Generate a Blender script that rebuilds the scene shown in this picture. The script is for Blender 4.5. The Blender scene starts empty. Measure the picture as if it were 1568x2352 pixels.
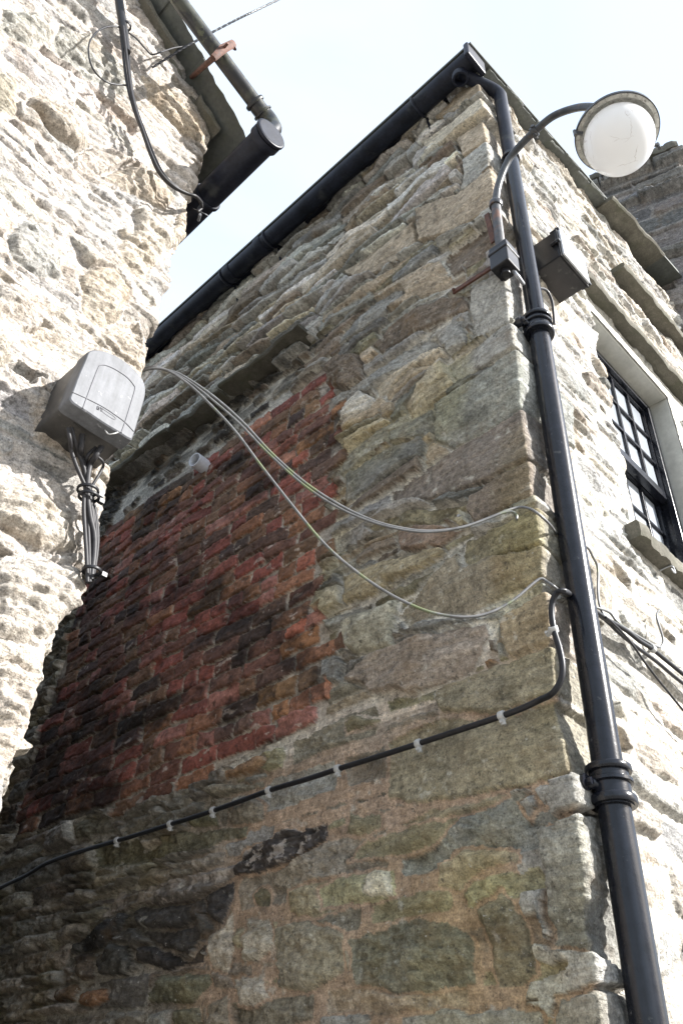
import bpy, bmesh, math, random
import numpy as np
from mathutils import Vector, Matrix

random.seed(7)
RNG = np.random.RandomState(11)
scn = bpy.context.scene
COL = scn.collection

# ------------------------------------------------------------------ camera
FPX = 1915.0                       # focal length in units of a 1568 x 2352 picture
CX, CY = 784.0, 1176.0
def _n(v): return v / np.linalg.norm(v)
def _pix(p): return np.array([p[0] - CX, -(p[1] - CY), -FPX])
_M = np.stack([_n(_pix((3250, 2880))), _n(_pix((-1680, 2620))), _n(_pix((930, -1216)))], 1)
_U, _S, _V = np.linalg.svd(_M)
ROT = (_U @ _V).T                  # camera -> world (x along street wall, y along alley wall, z up)
CAM = np.array([-2.1 * math.cos(math.radians(29.65)), -2.1 * math.sin(math.radians(29.65)), 1.6])
cam_d = bpy.data.cameras.new('camera'); cam = bpy.data.objects.new('camera', cam_d); COL.objects.link(cam)
cam_d.sensor_fit = 'VERTICAL'; cam_d.sensor_height = 24.0; cam_d.lens = 24.0 * FPX / 2352.0
cam_d.clip_start = 0.05; cam_d.clip_end = 2000
mw = Matrix.Identity(4)
for i in range(3):
    for j in range(3): mw[i][j] = float(ROT[i, j])
    mw[i][3] = float(CAM[i])
cam.matrix_world = mw
scn.camera = cam

def wd(p): return ROT @ _n(_pix(p))
def at(p, ax, v):                  # where the sight line of a photo pixel meets the plane axis = v
    d = wd(p); k = (v - CAM[ax]) / d[ax]
    return Vector((CAM + k * d).tolist())
def atv(p, A, B):                  # ... meets the vertical plane through A and B
    d = wd(p); A = np.array(A); B = np.array(B)
    t = (B - A)[:2]; n = np.array([-t[1], t[0]])
    k = (n @ (A[:2] - CAM[:2])) / (n @ d[:2])
    return Vector((CAM + k * d).tolist())

# ------------------------------------------------------------------ light
SUN = Vector((0.56, -1.0, 0.74)).normalized()      # towards the sun
sun_d = bpy.data.lights.new('sun', 'SUN'); sun = bpy.data.objects.new('sun', sun_d); COL.objects.link(sun)
sun_d.energy = 2.75; sun_d.angle = math.radians(0.53); sun_d.color = (1.0, 0.98, 0.95)
sun.rotation_euler = SUN.to_track_quat('Z', 'Y').to_euler(); sun.location = (3, -6, 12)
world = bpy.data.worlds.new('World'); scn.world = world; world.use_nodes = True
wn = world.node_tree.nodes; wl = world.node_tree.links; wn.clear()
sky = wn.new('ShaderNodeTexSky'); sky.sky_type = 'NISHITA'; sky.sun_disc = False
sky.sun_elevation = math.asin(SUN.z); sky.sun_rotation = math.atan2(SUN.x, SUN.y)
sky.air_density = 1.0; sky.dust_density = 2.2; sky.ozone_density = 1.0
bg = wn.new('ShaderNodeBackground'); bg.inputs[1].default_value = 0.15
wo = wn.new('ShaderNodeOutputWorld')
tc = wn.new('ShaderNodeTexCoord'); mp = wn.new('ShaderNodeMapping'); mp.inputs['Scale'].default_value = (1.0, 1.6, 2.2)
nz = wn.new('ShaderNodeTexNoise'); nz.inputs['Scale'].default_value = 2.3; nz.inputs['Detail'].default_value = 7; nz.inputs['Distortion'].default_value = 0.6
rp = wn.new('ShaderNodeValToRGB'); rp.color_ramp.elements[0].position = 0.25; rp.color_ramp.elements[1].position = 0.62; rp.color_ramp.elements[0].color = (.5, .5, .5, 1)
mx = wn.new('ShaderNodeMix'); mx.data_type = 'RGBA'; mx.inputs['B'].default_value = (1.24, 1.40, 1.60, 1)
wl.new(tc.outputs['Generated'], mp.inputs[0]); wl.new(mp.outputs[0], nz.inputs['Vector']); wl.new(nz.outputs[0], rp.inputs[0])
wl.new(rp.outputs[0], mx.inputs['Factor']); wl.new(sky.outputs[0], mx.inputs['A']); wl.new(mx.outputs['Result'], bg.inputs[0]); wl.new(bg.outputs[0], wo.inputs[0])
vs = scn.view_settings
vs.view_transform = 'Standard'; vs.look = 'None'; vs.gamma = 1.0; vs.exposure = 2.38; vs.use_curve_mapping = False

# ------------------------------------------------------------------ materials
def mat(name, col, rough=0.6, metal=0.0, spec=0.5, noise=None, bump=None, coat=0.0, attr=False, spots=None, nscale=6.0):
    m = bpy.data.materials.new(name); m.use_nodes = True
    nt = m.node_tree; N = nt.nodes; L = nt.links; p = N['Principled BSDF']
    p.inputs['Roughness'].default_value = rough; p.inputs['Metallic'].default_value = metal
    p.inputs['Specular IOR Level'].default_value = spec; p.inputs['Coat Weight'].default_value = coat
    p.inputs['Base Color'].default_value = (*col, 1)
    tc = N.new('ShaderNodeTexCoord')
    src = None
    if attr:
        a = N.new('ShaderNodeAttribute'); a.attribute_name = 'Col'; src = a.outputs['Color']
    else:
        r = N.new('ShaderNodeRGB'); r.outputs[0].default_value = (*col, 1); src = r.outputs[0]
    def nse(scale, det=5, rgh=0.6, dist=0.0):
        st = 1.0
        if isinstance(scale, tuple): scale, st = scale
        n = N.new('ShaderNodeTexNoise'); n.inputs['Scale'].default_value = scale; n.inputs['Detail'].default_value = det
        n.inputs['Roughness'].default_value = rgh; n.inputs['Distortion'].default_value = dist
        if st != 1.0:
            mp_ = N.new('ShaderNodeMapping'); mp_.inputs['Scale'].default_value = (1, 1, st); mp_.inputs['Rotation'].default_value = (.05, .04, 0)
            L.new(tc.outputs['Object'], mp_.inputs[0]); L.new(mp_.outputs[0], n.inputs['Vector'])
        else: L.new(tc.outputs['Object'], n.inputs['Vector'])
        return n.outputs['Fac']
    def mixc(fac, a, b, mode='MIX'):
        m_ = N.new('ShaderNodeMix'); m_.data_type = 'RGBA'; m_.blend_type = mode
        if hasattr(fac, 'default_value') or not isinstance(fac, float): L.new(fac, m_.inputs['Factor'])
        else: m_.inputs['Factor'].default_value = fac
        L.new(a, m_.inputs['A'])
        if isinstance(b, tuple): m_.inputs['B'].default_value = (*b, 1)
        else: L.new(b, m_.inputs['B'])
        return m_.outputs['Result']
    def ramp(x, p0, p1, c0=0.0, c1=1.0):
        r = N.new('ShaderNodeMapRange'); r.inputs[1].default_value = p0; r.inputs[2].default_value = p1
        r.inputs[3].default_value = c0; r.inputs[4].default_value = c1; L.new(x, r.inputs[0]); return r.outputs[0]
    if noise:
        for sc_, lo, hi in noise:
            v = ramp(nse(sc_), 0.3, 0.7, lo, hi)
            cmb = N.new('ShaderNodeCombineColor')
            for k in range(3): L.new(v, cmb.inputs[k])
            src = mixc(1.0, src, cmb.outputs[0], 'MULTIPLY')
    if spots:
        for sc_, p0, p1, c, amt in spots:
            src = mixc(ramp(nse(sc_, 4, 0.65), p0, p1, 0.0, amt), src, c)
    L.new(src, p.inputs['Base Color'])
    if bump:
        prev = None
        for sc_, st, dist in bump:
            b = N.new('ShaderNodeBump'); b.inputs['Strength'].default_value = st; b.inputs['Distance'].default_value = dist
            L.new(nse(sc_, 6, 0.65), b.inputs['Height'])
            if prev: L.new(prev, b.inputs['Normal'])
            prev = b.outputs[0]
        L.new(prev, p.inputs['Normal'])
    return m

M = {}
M['stone'] = mat('rubble_stone', (.25, .22, .17), 0.92, spec=0.25, attr=True,
    noise=[(7, .82, 1.22), (38, .72, 1.3), ((16, 5), .8, 1.22), (75, .78, 1.24), (200, .66, 1.36)],
    spots=[(5.5, .54, .72, (.25, .155, .07), .35), (24, .6, .66, (.06, .055, .045), .5), (70, .60, .66, (.05, .045, .04), .6), (60, .66, .70, (.6, .59, .54), .6)],
    bump=[((14, 6), .7, .016), (38, .7, .014), (120, .7, .006), (330, .5, .0025)])
M['brick'] = mat('old_brick', (.2, .07, .05), 0.85, spec=0.3, attr=True,
    noise=[(14, .7, 1.3), (60, .65, 1.35), (170, .7, 1.3)],
    spots=[(22, .55, .68, (.035, .024, .02), .75), (45, .66, .7, (.5, .42, .38), .5)],
    bump=[(50, .6, .008), (220, .5, .0025)])
M['timber'] = mat('charred_timber', (.1, .08, .07), 0.9, attr=True, noise=[(20, .5, 1.5), (90, .6, 1.4)], bump=[(60, .8, .01), (200, .6, .003)],
    spots=[(18, .55, .62, (.42, .38, .34), .8)])
M['pale_stone'] = mat('weathered_grey_stone', (.13, .122, .10), 0.93, spec=.2, noise=[(7, .7, 1.2), (40, .8, 1.15), (170, .75, 1.2)],
    spots=[(6, .5, .68, (.08, .082, .055), .6)], bump=[(25, .5, .012), (150, .5, .004)])
M['slate'] = mat('slate', (.085, .09, .082), 0.85, noise=[(6, .7, 1.25), (50, .8, 1.2)], spots=[(9, .5, .65, (.08, .085, .06), .5)], bump=[(20, .4, .008), (150, .4, .002)])
M['plaster'] = mat('painted_render', (.52, .51, .46), 0.85, noise=[(5, .8, 1.1), (30, .9, 1.08)], bump=[(40, .3, .004), (200, .3, .001)])
M['blackpaint'] = mat('black_gloss_paint', (.009, .010, .014), 0.2, spec=.35, noise=[(30, .7, 1.4)],
    bump=[(45, .12, .004), (300, .12, .001)], spots=[(26, .66, .7, (.08, .08, .08), .5)])
M['blackplastic'] = mat('weathered_black_gutter', (.012, .014, .022), 0.45, spec=.22, noise=[(12, .6, 1.5), (80, .7, 1.4)], bump=[(60, .15, .003)],
    spots=[(8, .58, .7, (.06, .062, .06), .6)])
M['mossypipe'] = mat('mossy_black_pipe', (.016, .017, .019), 0.38, noise=[(14, .6, 1.5)], bump=[(60, .2, .003)],
    spots=[(16, .5, .6, (.07, .072, .05), .6), (30, .6, .66, (.13, .14, .08), .5)])
M['rust'] = mat('rusty_iron', (.095, .042, .028), 0.8, noise=[(40, .5, 1.5)], bump=[(120, .5, .002)], spots=[(30, .58, .66, (.05, .04, .04), .7)])
M['rustpaint'] = mat('rust_streaked_iron', (.05, .05, .052), 0.5, noise=[(40, .6, 1.4)], bump=[(120, .4, .002)], spots=[(14, .48, .6, (.13, .06, .035), .9)])
M['lead'] = mat('galvanised_metal', (.35, .36, .38), 0.45, metal=.5, noise=[(40, .7, 1.2)], bump=[(90, .2, .001)])
M['boxgrey'] = mat('light_grey_plastic', (.112, .116, .126), 0.55, spec=.25, noise=[(18, .85, 1.1), ((60, .12), .75, 1.15), (120, .9, 1.05)], spots=[(26, .66, .7, (.5, .5, .5), .5)], bump=[(200, .08, .0005)])
M['groove'] = mat('dark_seam', (.09, .09, .10), 0.7)
M['boxdark'] = mat('shaded_grey_plastic', (.032, .030, .028), 0.5, noise=[(25, .7, 1.4)], spots=[(20, .55, .68, (.13, .12, .10), .5)], bump=[(80, .2, .001)])  # weathered cover plastic, darkened to paint in the shade on the box sides
M['ebox'] = mat('black_painted_steel', (.012, .012, .014), 0.3, spec=.3, noise=[(20, .7, 1.5)], bump=[(50, .15, .003), (250, .15, .001)], spots=[(22, .62, .7, (.10, .10, .09), .5)])
M['eboxfront'] = mat('glossy_enamel_cover', (.55, .56, .58), 0.22, coat=.5, noise=[(12, .93, 1.05)], bump=[(30, .1, .002)])
M['cable'] = mat('black_cable', (.012, .012, .014), 0.42, spec=.3, noise=[(60, .7, 1.5)])
M['cablegrey'] = mat('grey_cable', (.028, .027, .029), 0.5, spec=.25, noise=[(60, .8, 1.3)])
M['cablepale'] = mat('weathered_drop_wire', (.13, .13, .13), 0.4, noise=[(30, .6, 1.3)], spots=[(9, .55, .62, (.14, .17, .06), .7)])
M['clip'] = mat('pale_plastic_clip', (.42, .42, .41), 0.5, noise=[(90, .8, 1.1)])
M['pvc'] = mat('pale_pvc', (.62, .65, .70), 0.45, noise=[(60, .9, 1.1)])
M['darkin'] = mat('dark_hollow', (.02, .02, .02), 0.9)
M['canopy_in'] = mat('flaking_white_enamel', (.45, .44, .40), 0.6, noise=[(60, .6, 1.2)], spots=[(90, .55, .62, (.12, .1, .08), .7)], bump=[(120, .4, .002)])
M['ironpaint'] = mat('painted_iron_tube', (.035, .037, .04), 0.35, noise=[(30, .6, 1.5)], spots=[(20, .58, .66, (.12, .075, .05), .7), (12, .6, .7, (.13, .14, .12), .5)], bump=[(90, .3, .002)])
M['moss'] = M['slate']
M['sky_glass'] = mat('window_glass', (.42, .45, .49), 0.04, coat=1.0, spec=1.0, noise=[(4, .8, 1.2)], bump=[(3, .06, .02)])
M['room'] = mat('dark_room', (.05, .05, .05), 0.9)
M['paving'] = mat('stone_paving', (.2, .19, .17), 0.9, noise=[(1.5, .8, 1.15), (9, .8, 1.2), (60, .8, 1.2)], bump=[(20, .5, .02), (120, .4, .004)])
# lamp globe: opal plastic
def opal():
    m = bpy.data.materials.new('opal_globe'); m.use_nodes = True; nt = m.node_tree; p = nt.nodes['Principled BSDF']
    p.inputs['Base Color'].default_value = (.88, .88, .88, 1); p.inputs['Roughness'].default_value = .16
    p.inputs['Coat Weight'].default_value = .35
    tc = nt.nodes.new('ShaderNodeTexCoord'); v = nt.nodes.new('ShaderNodeTexVoronoi'); v.feature = 'DISTANCE_TO_EDGE'; v.inputs['Scale'].default_value = 15
    n = nt.nodes.new('ShaderNodeTexNoise'); n.inputs['Scale'].default_value = 7; n.inputs['Detail'].default_value = 5
    dm = nt.nodes.new('ShaderNodeMix'); dm.data_type = 'RGBA'; dm.inputs['Factor'].default_value = .14
    nt.links.new(tc.outputs['Object'], n.inputs['Vector']); nt.links.new(tc.outputs['Object'], dm.inputs['A']); nt.links.new(n.outputs['Color'], dm.inputs['B'])
    nt.links.new(dm.outputs['Result'], v.inputs['Vector'])
    r = nt.nodes.new('ShaderNodeMapRange'); r.inputs[1].default_value = 0; r.inputs[2].default_value = .018; r.inputs[3].default_value = 1; r.inputs[4].default_value = 0
    n2 = nt.nodes.new('ShaderNodeTexNoise'); n2.inputs['Scale'].default_value = 8; nt.links.new(tc.outputs['Object'], n2.inputs['Vector'])
    r2 = nt.nodes.new('ShaderNodeMapRange'); r2.inputs[1].default_value = .50; r2.inputs[2].default_value = .62; nt.links.new(n2.outputs['Fac'], r2.inputs[0])
    mu = nt.nodes.new('ShaderNodeMath'); mu.operation = 'MULTIPLY'; nt.links.new(v.outputs['Distance'], r.inputs[0]); nt.links.new(r.outputs[0], mu.inputs[0]); nt.links.new(r2.outputs[0], mu.inputs[1])
    m2 = nt.nodes.new('ShaderNodeMath'); m2.operation = 'MULTIPLY'; m2.inputs[1].default_value = .85; nt.links.new(mu.outputs[0], m2.inputs[0])
    mc = nt.nodes.new('ShaderNodeMix'); mc.data_type = 'RGBA'; mc.inputs['A'].default_value = (.88, .88, .88, 1); mc.inputs['B'].default_value = (.25, .17, .12, 1)
    nt.links.new(m2.outputs[0], mc.inputs['Factor']); nt.links.new(mc.outputs['Result'], p.inputs['Base Color'])
    tr = nt.nodes.new('ShaderNodeBsdfTranslucent'); nt.links.new(mc.outputs['Result'], tr.inputs['Color'])
    ms = nt.nodes.new('ShaderNodeMixShader'); ms.inputs[0].default_value = .5
    nt.links.new(p.outputs[0], ms.inputs[1]); nt.links.new(tr.outputs[0], ms.inputs[2]); nt.links.new(ms.outputs[0], nt.nodes['Material Output'].inputs['Surface'])
    return m
M['opal'] = opal()

# ------------------------------------------------------------------ object helpers
def tag(o, label=None, cat=None, group=None, kind=None):
    if label: o['label'] = label
    if cat: o['category'] = cat
    if group: o['group'] = group
    if kind: o['kind'] = kind
    return o
def empty(name, loc, label, cat, group=None):
    o = bpy.data.objects.new(name, None); COL.objects.link(o); o.location = loc
    o.empty_display_size = .1
    return tag(o, label, cat, group)
def link(name, bm, m, parent=None, smooth=True, bevel=None, autos=None):
    me = bpy.data.meshes.new(name)
    bmesh.ops.recalc_face_normals(bm, faces=bm.faces)
    bm.to_mesh(me); bm.free()
    o = bpy.data.objects.new(name, me); COL.objects.link(o)
    for mm in (m if isinstance(m, (list, tuple)) else [m]): me.materials.append(M[mm])
    if parent is not None:
        o.parent = parent
        o.matrix_parent_inverse = Matrix.Translation(-world_loc(parent))
    if smooth:
        me.polygons.foreach_set('use_smooth', [True] * len(me.polygons))
        try: me.set_sharp_from_angle(angle=math.radians(autos or 40))
        except Exception: pass
    if bevel:
        b = o.modifiers.new('bevel', 'BEVEL'); b.width = bevel; b.segments = 2; b.limit_method = 'ANGLE'
    return o
def world_loc(o):
    v = Vector((0, 0, 0))
    if o.type == 'EMPTY': v += o.location
    return v if o.parent is None else v + world_loc(o.parent) * (1 if o.type == 'EMPTY' else 1)
# (mesh parts keep world coordinates: their own origin is the world origin)

def catmull(P, n=8):
    P = [Vector(p) for p in P]
    if len(P) < 3: return P
    Q = [P[0] * 2 - P[1]] + P + [P[-1] * 2 - P[-2]]
    out = []
    for i in range(1, len(Q) - 2):
        a, b, c, d = Q[i - 1], Q[i], Q[i + 1], Q[i + 2]
        for k in range(n):
            t = k / n
            out.append(.5 * ((2 * b) + (c - a) * t + (2 * a - 5 * b + 4 * c - d) * t * t + (-a + 3 * b - 3 * c + d) * t ** 3))
    out.append(P[-1]); return out
def add_tube(bm, pts, r, n=12, caps=True, flat=1.0):
    pts = [Vector(p) for p in pts]
    rs = r if isinstance(r, (list, tuple)) else [r] * len(pts)
    t0 = (pts[1] - pts[0]).normalized()
    up = Vector((0, 0, 1)) if abs(t0.z) < .9 else Vector((1, 0, 0))
    nrm = (up - t0 * up.dot(t0)).normalized()
    rings = []
    for i, p in enumerate(pts):
        if i == 0: t = (pts[1] - p)
        elif i == len(pts) - 1: t = (p - pts[i - 1])
        else: t = (pts[i + 1] - pts[i - 1])
        t.normalize()
        nrm = (nrm - t * nrm.dot(t)).normalized(); bn = t.cross(nrm)
        rings.append([bm.verts.new(p + (nrm * math.cos(a) + bn * math.sin(a) * flat) * rs[i]) for a in [2 * math.pi * k / n for k in range(n)]])
    for a, b in zip(rings, rings[1:]):
        for k in range(n): bm.faces.new((a[k], a[(k + 1) % n], b[(k + 1) % n], b[k]))
    if caps:
        bm.faces.new(rings[0][::-1]); bm.faces.new(rings[-1])
    return rings
def tube(name, pts, r, m, parent=None, n=12, smoothpts=0, caps=True, flat=1.0):
    bm = bmesh.new()
    if smoothpts: pts = catmull(pts, smoothpts)
    add_tube(bm, pts, r, n, caps, flat)
    return link(name, bm, m, parent, autos=50)
def add_box(bm, lo, hi, rot=None, jit=0.0):
    vs = []
    for z in (lo[2], hi[2]):
        for y in (lo[1], hi[1]):
            for x in (lo[0], hi[0]):
                v = Vector((x, y, z))
                if jit: v += Vector((random.uniform(-jit, jit) for _ in range(3)))
                if rot: v = rot @ v
                vs.append(bm.verts.new(v))
    for f in ((0, 1, 3, 2), (4, 6, 7, 5), (0, 4, 5, 1), (2, 3, 7, 6), (0, 2, 6, 4), (1, 5, 7, 3)):
        bm.faces.new([vs[i] for i in f])
    return vs
def box(name, lo, hi, m, parent=None, bevel=.003, rot=None):
    bm = bmesh.new(); add_box(bm, lo, hi, rot)
    return link(name, bm, m, parent, smooth=False, bevel=bevel)
def obox(name, c, X, Y, Z, m, parent=None, bevel=.003):     # box from centre and three half-axis vectors
    bm = bmesh.new(); c = Vector(c); vs = []
    for k in (-1, 1):
        for j in (-1, 1):
            for i in (-1, 1): vs.append(bm.verts.new(c + Vector(X) * i + Vector(Y) * j + Vector(Z) * k))
    for f in ((0, 1, 3, 2), (4, 6, 7, 5), (0, 4, 5, 1), (2, 3, 7, 6), (0, 2, 6, 4), (1, 5, 7, 3)):
        bm.faces.new([vs[i] for i in f])
    return link(name, bm, m, parent, smooth=False, bevel=bevel)
def rough_slab(name, A, B, out, up, m, parent, nseg=40, jo=.012, jz=.006, seed=0):
    """irregular slab of stone: runs A->B, projects by vector out, thickness vector up"""
    r = random.Random(seed); bm = bmesh.new(); A = Vector(A); B = Vector(B); out = Vector(out); up = Vector(up)
    on = out.normalized(); un = up.normalized(); rows = []
    no = 0; nb = 0; nt_ = 0
    for i in range(nseg + 1):
        p = A.lerp(B, i / nseg)
        no = no * .6 + r.uniform(-jo, jo); nb = nb * .6 + r.uniform(-jz, jz); nt_ = nt_ * .6 + r.uniform(-jz, jz)
        e = on * no
        ring = [p - out * .6, p + out * .4 + un * nb * .3, p + out * .92 + e + un * nb, p + out + e + up * .3, p + out + e * .8 + up * .75 + un * nt_,
                p + out * .85 + e + up + un * nt_, p + out * .3 + up * 1.02, p - out * .6 + up]
        rows.append([bm.verts.new(v) for v in ring])
    for a, b in zip(rows, rows[1:]):
        n = len(a)
        for k in range(n): bm.faces.new((a[k], a[(k + 1) % n], b[(k + 1) % n], b[k]))
    bm.faces.new(rows[0]); bm.faces.new(rows[-1][::-1])
    return link(name, bm, m, parent, autos=35)

# ------------------------------------------------------------------ masonry engine
class VN:
    """value noise on a hashed lattice"""
    def __init__(s, seed): s.t = np.random.RandomState(seed).rand(256, 256).astype(np.float32)
    def __call__(s, x, y):
        xi = np.floor(x).astype(np.int32); yi = np.floor(y).astype(np.int32)
        fx = (x - xi).astype(np.float32); fy = (y - yi).astype(np.float32)
        fx = fx * fx * (3 - 2 * fx); fy = fy * fy * (3 - 2 * fy)
        a = s.t[yi & 255, xi & 255]; b = s.t[yi & 255, (xi + 1) & 255]; c = s.t[(yi + 1) & 255, xi & 255]; d = s.t[(yi + 1) & 255, (xi + 1) & 255]
        return (a + (b - a) * fx) * (1 - fy) + (c + (d - c) * fx) * fy
def fbm(seed, x, y, oct=3, gain=.5):
    v = 0; a = 1; t = 0
    for o in range(oct):
        v = v + a * VN(seed + o * 17)(x * 2 ** o + o * 5.3, y * 2 ** o + o * 9.1); t += a; a *= gain
    return v / t * 2 - 1

class Sheet:
    """a masonry skin wrapped round a convex corner: s>0 runs along A, s<0 along B"""
    def __init__(S, corner, A, B, sg, zg, R=.008, seed=1):
        S.c = np.array(corner[:2], float); S.A = np.array(A, float); S.B = np.array(B, float)
        S.s = np.array(sg); S.z = np.array(zg); S.R = R
        S.SS, S.ZZ = np.meshgrid(S.s, S.z)
        SS, ZZ = S.SS, S.ZZ
        S.wx = fbm(seed, SS / .23, ZZ / .16, 3) * .022 + fbm(seed + 3, SS / .05, ZZ / .04, 2) * .007
        S.wz = fbm(seed + 5, SS / .35, ZZ / .2, 3) * .020 + fbm(seed + 7, SS / .05, ZZ / .04, 2) * .006
        S.WS = SS + S.wx; S.WZ = ZZ + S.wz
        S.n1 = fbm(seed + 20, SS / .10, ZZ / .07, 5, .58) * .6 + (1 - 2 * np.abs(fbm(seed + 24, SS / .08 + ZZ * 2, ZZ / .045, 4, .55)) - .55) * .6
        S.n3 = fbm(seed + 50, SS / .013, ZZ / .011, 2)
        S.pit = np.clip(np.abs(fbm(seed + 60, SS / .05, ZZ / .03, 3)) * -9 + .5, 0, 1)
        S.n2 = fbm(seed + 30, SS / .03, ZZ / .022, 3)
        S.strata = fbm(seed + 40, SS / .22 + ZZ * .6, ZZ / .018, 3, .6)
        S.H = S.n2 * .004 + S.n1 * .004
        S.C = np.zeros(SS.shape + (3,), np.float32); S.C[:] = (.26, .24, .2)
        S.own = np.zeros(SS.shape, np.int16)         # 0 mortar, 1 stone, -1 kept clear
        S.part = np.zeros(SS.shape, np.int16)        # which mesh part
    def win(S, poly, m=.06):
        p = np.array(poly); s0, s1 = p[:, 0].min() - m, p[:, 0].max() + m; z0, z1 = p[:, 1].min() - m, p[:, 1].max() + m
        i0, i1 = np.searchsorted(S.z, [z0, z1]); j0, j1 = np.searchsorted(S.s, [s0, s1])
        return slice(i0, i1), slice(j0, j1)
    def sdf(S, poly, w, warp=True):
        X = (S.WS if warp else S.SS)[w]; Y = (S.WZ if warp else S.ZZ)[w]
        n = len(poly); d = np.full(X.shape, 1e9); ins = np.zeros(X.shape, bool)
        for i in range(n):
            ax, ay = poly[i]; bx, by = poly[(i + 1) % n]
            ex, ey = bx - ax, by - ay; L = ex * ex + ey * ey + 1e-12
            t = np.clip(((X - ax) * ex + (Y - ay) * ey) / L, 0, 1)
            d = np.minimum(d, (X - ax - t * ex) ** 2 + (Y - ay - t * ey) ** 2)
            c = ((ay > Y) != (by > Y)); xx = ax + (Y - ay) * ex / (ey if abs(ey) > 1e-9 else 1e-9)
            ins ^= c & (X < xx)
        d = np.sqrt(d); return np.where(ins, d, -d)
    def stone(S, poly, h, col, edge=.02, rough=.5, strat=.3, first=False, gap=.010, tilt=None, part=0, kmix=0.0, over=False, facet=1.0):
        w = S.win(poly)
        if S.SS[w].size < 6: return
        d = S.sdf(poly, w) + S.n2[w] * .006 + S.n1[w] * .006
        if first: d = d - .0035
        own = S.own[w]
        mask = d > 0
        if not over: mask &= (own == 0)
        if mask.sum() < 3: return
        pr = 1 - (1 - np.clip(d / (edge * .75), 0, 1)) ** 2.6
        cx = np.mean([p[0] for p in poly]); cz = np.mean([p[1] for p in poly])
        if tilt is None: tilt = (random.gauss(0, .06), random.gauss(0, .09))
        tl = np.clip(tilt[0] * (S.SS[w] - cx) + tilt[1] * (S.ZZ[w] - cz), -.02, .02)
        if facet:
            fx = S.SS[w] - cx; fz = S.ZZ[w] - cz; fc = None
            for _ in range(5):
                a_ = random.uniform(0, 6.283); g_ = random.uniform(.05, .38); pl = g_ * (math.cos(a_) * fx * .7 + math.sin(a_) * fz) + random.uniform(.0, .010)
                fc = pl if fc is None else np.minimum(fc, pl)
            tl = tl + facet * np.clip(fc, -.028, .012)
        hh = pr * (h + tl + rough * .0035 * S.n3[w] - rough * .004 * S.pit[w] + rough * .016 * S.n1[w] + rough * .006 * S.n2[w] + strat * .011 * S.strata[w])
        S.H[w] = np.where(mask, hh + .25 * S.H[w] * (1 - pr), S.H[w])
        v = 1 + .2 * S.n1[w] + .14 * strat * S.strata[w] + .08 * S.n3[w]
        if part == 1: lum_ = sum(col) / 3; col = [x * .9 + lum_ * .1 for x in col]
        if part != 1: lum_ = sum(col) / 3; col = [x * .74 + lum_ * .26 for x in col]
        c = np.array(col)[None, None, :] * v[..., None]
        m3 = mask[..., None]
        S.C[w] = np.where(m3, c * (1 - kmix) + kmix * S.C[w], S.C[w])
        S.own[w] = np.where(mask, 1, own)
        if first: 
            clr = (d > -gap) & (d <= 0) & (S.own[w] == 0)
            S.own[w] = np.where(clr, -1, S.own[w])
        if part: S.part[w] = np.where(mask, part, S.part[w])
    def rows(S, s0, s1, z0, z1, h, l, height, pal, edge=.018, gap=.006, rough=.5, strat=.4, slope=0.0, split=.2, region=None, jit=.25, kv=.2):
        z = z0
        while z < z1:
            rh = random.uniform(*h)
            s = s0 - random.uniform(0, l[1])
            while s < s1:
                ln = random.uniform(*l) * (.6 + .8 * min(1.5, rh / ((h[0] + h[1]) / 2)))
                parts = [(z, z + rh)]
                if random.random() < split:
                    q = random.uniform(.35, .65); parts = [(z, z + rh * q), (z + rh * q, z + rh)]
                for a, b in parts:
                    ca, cb = max(s + gap, s0), min(s + ln - gap, s1); hh = b - a
                    if cb - ca < .02: continue
                    j = lambda k=1.0: random.uniform(-jit, jit) * hh * .5 * k
                    za, zb = a + gap, b - gap
                    poly = [(ca + abs(j(1.3)), za + abs(j(.6))), ((ca + cb) / 2 + j(2), za + j(.4)), (cb - abs(j(1.3)), za + abs(j(.6))),
                            (cb + j(.5), (za + zb) / 2), (cb - abs(j(1.3)), zb - abs(j(.6))), ((ca + cb) / 2 + j(2), zb + j(.4)), (ca + abs(j(1.3)), zb - abs(j(.6))), (ca + j(.5), (za + zb) / 2)]
                    kr = random.uniform(1 - kv, 1 + kv)
                    if region and not region((ca + cb) / 2, (za + zb) / 2): continue
                    S.stone(poly, random.uniform(*height), tuple(q_ * kr for q_ in pick(pal)), edge * random.uniform(.7, 1.4), rough * random.uniform(.5, 1.5), strat * random.uniform(.2, 1.6))
                s += ln
            z += rh
    def build(S, names, mats, parent, hole=None):
        R = S.R; a = math.pi * R / 2; s = S.SS
        phi = np.clip((a / 2 - s) / R, 0, math.pi / 2)
        dA = np.where(s >= a / 2, R + s - a / 2, np.where(s <= -a / 2, 0, R - R * np.sin(phi)))
        dB = np.where(s <= -a / 2, R - s - a / 2, np.where(s >= a / 2, 0, R - R * np.cos(phi)))
        # wide smooth turn of the normal so arris stones stay solid
        w_ = .014
        nB = -np.clip((s + w_) / w_, 0, 1) ** .7; nA = -np.clip((w_ - s) / w_, 0, 1) ** .7
        H = S.H
        X = S.c[0] + S.A[0] * (dA + nA * H) + S.B[0] * (dB + nB * H)
        Y = S.c[1] + S.A[1] * (dA + nA * H) + S.B[1] * (dB + nB * H)
        zz = S.ZZ + S.n2 * .002
        V = np.stack([X, Y, zz], -1).reshape(-1, 3)
        nz_, ns_ = S.SS.shape
        idx = np.arange(nz_ * ns_).reshape(nz_, ns_)
        q = np.stack([idx[:-1, :-1], idx[:-1, 1:], idx[1:, 1:], idx[1:, :-1]], -1)
        cr = S.A[0] * S.B[1] - S.A[1] * S.B[0]
        if cr > 0: q = q[..., ::-1]
        pm = S.part[:-1, :-1]
        keep = np.ones(pm.shape, bool)
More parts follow.
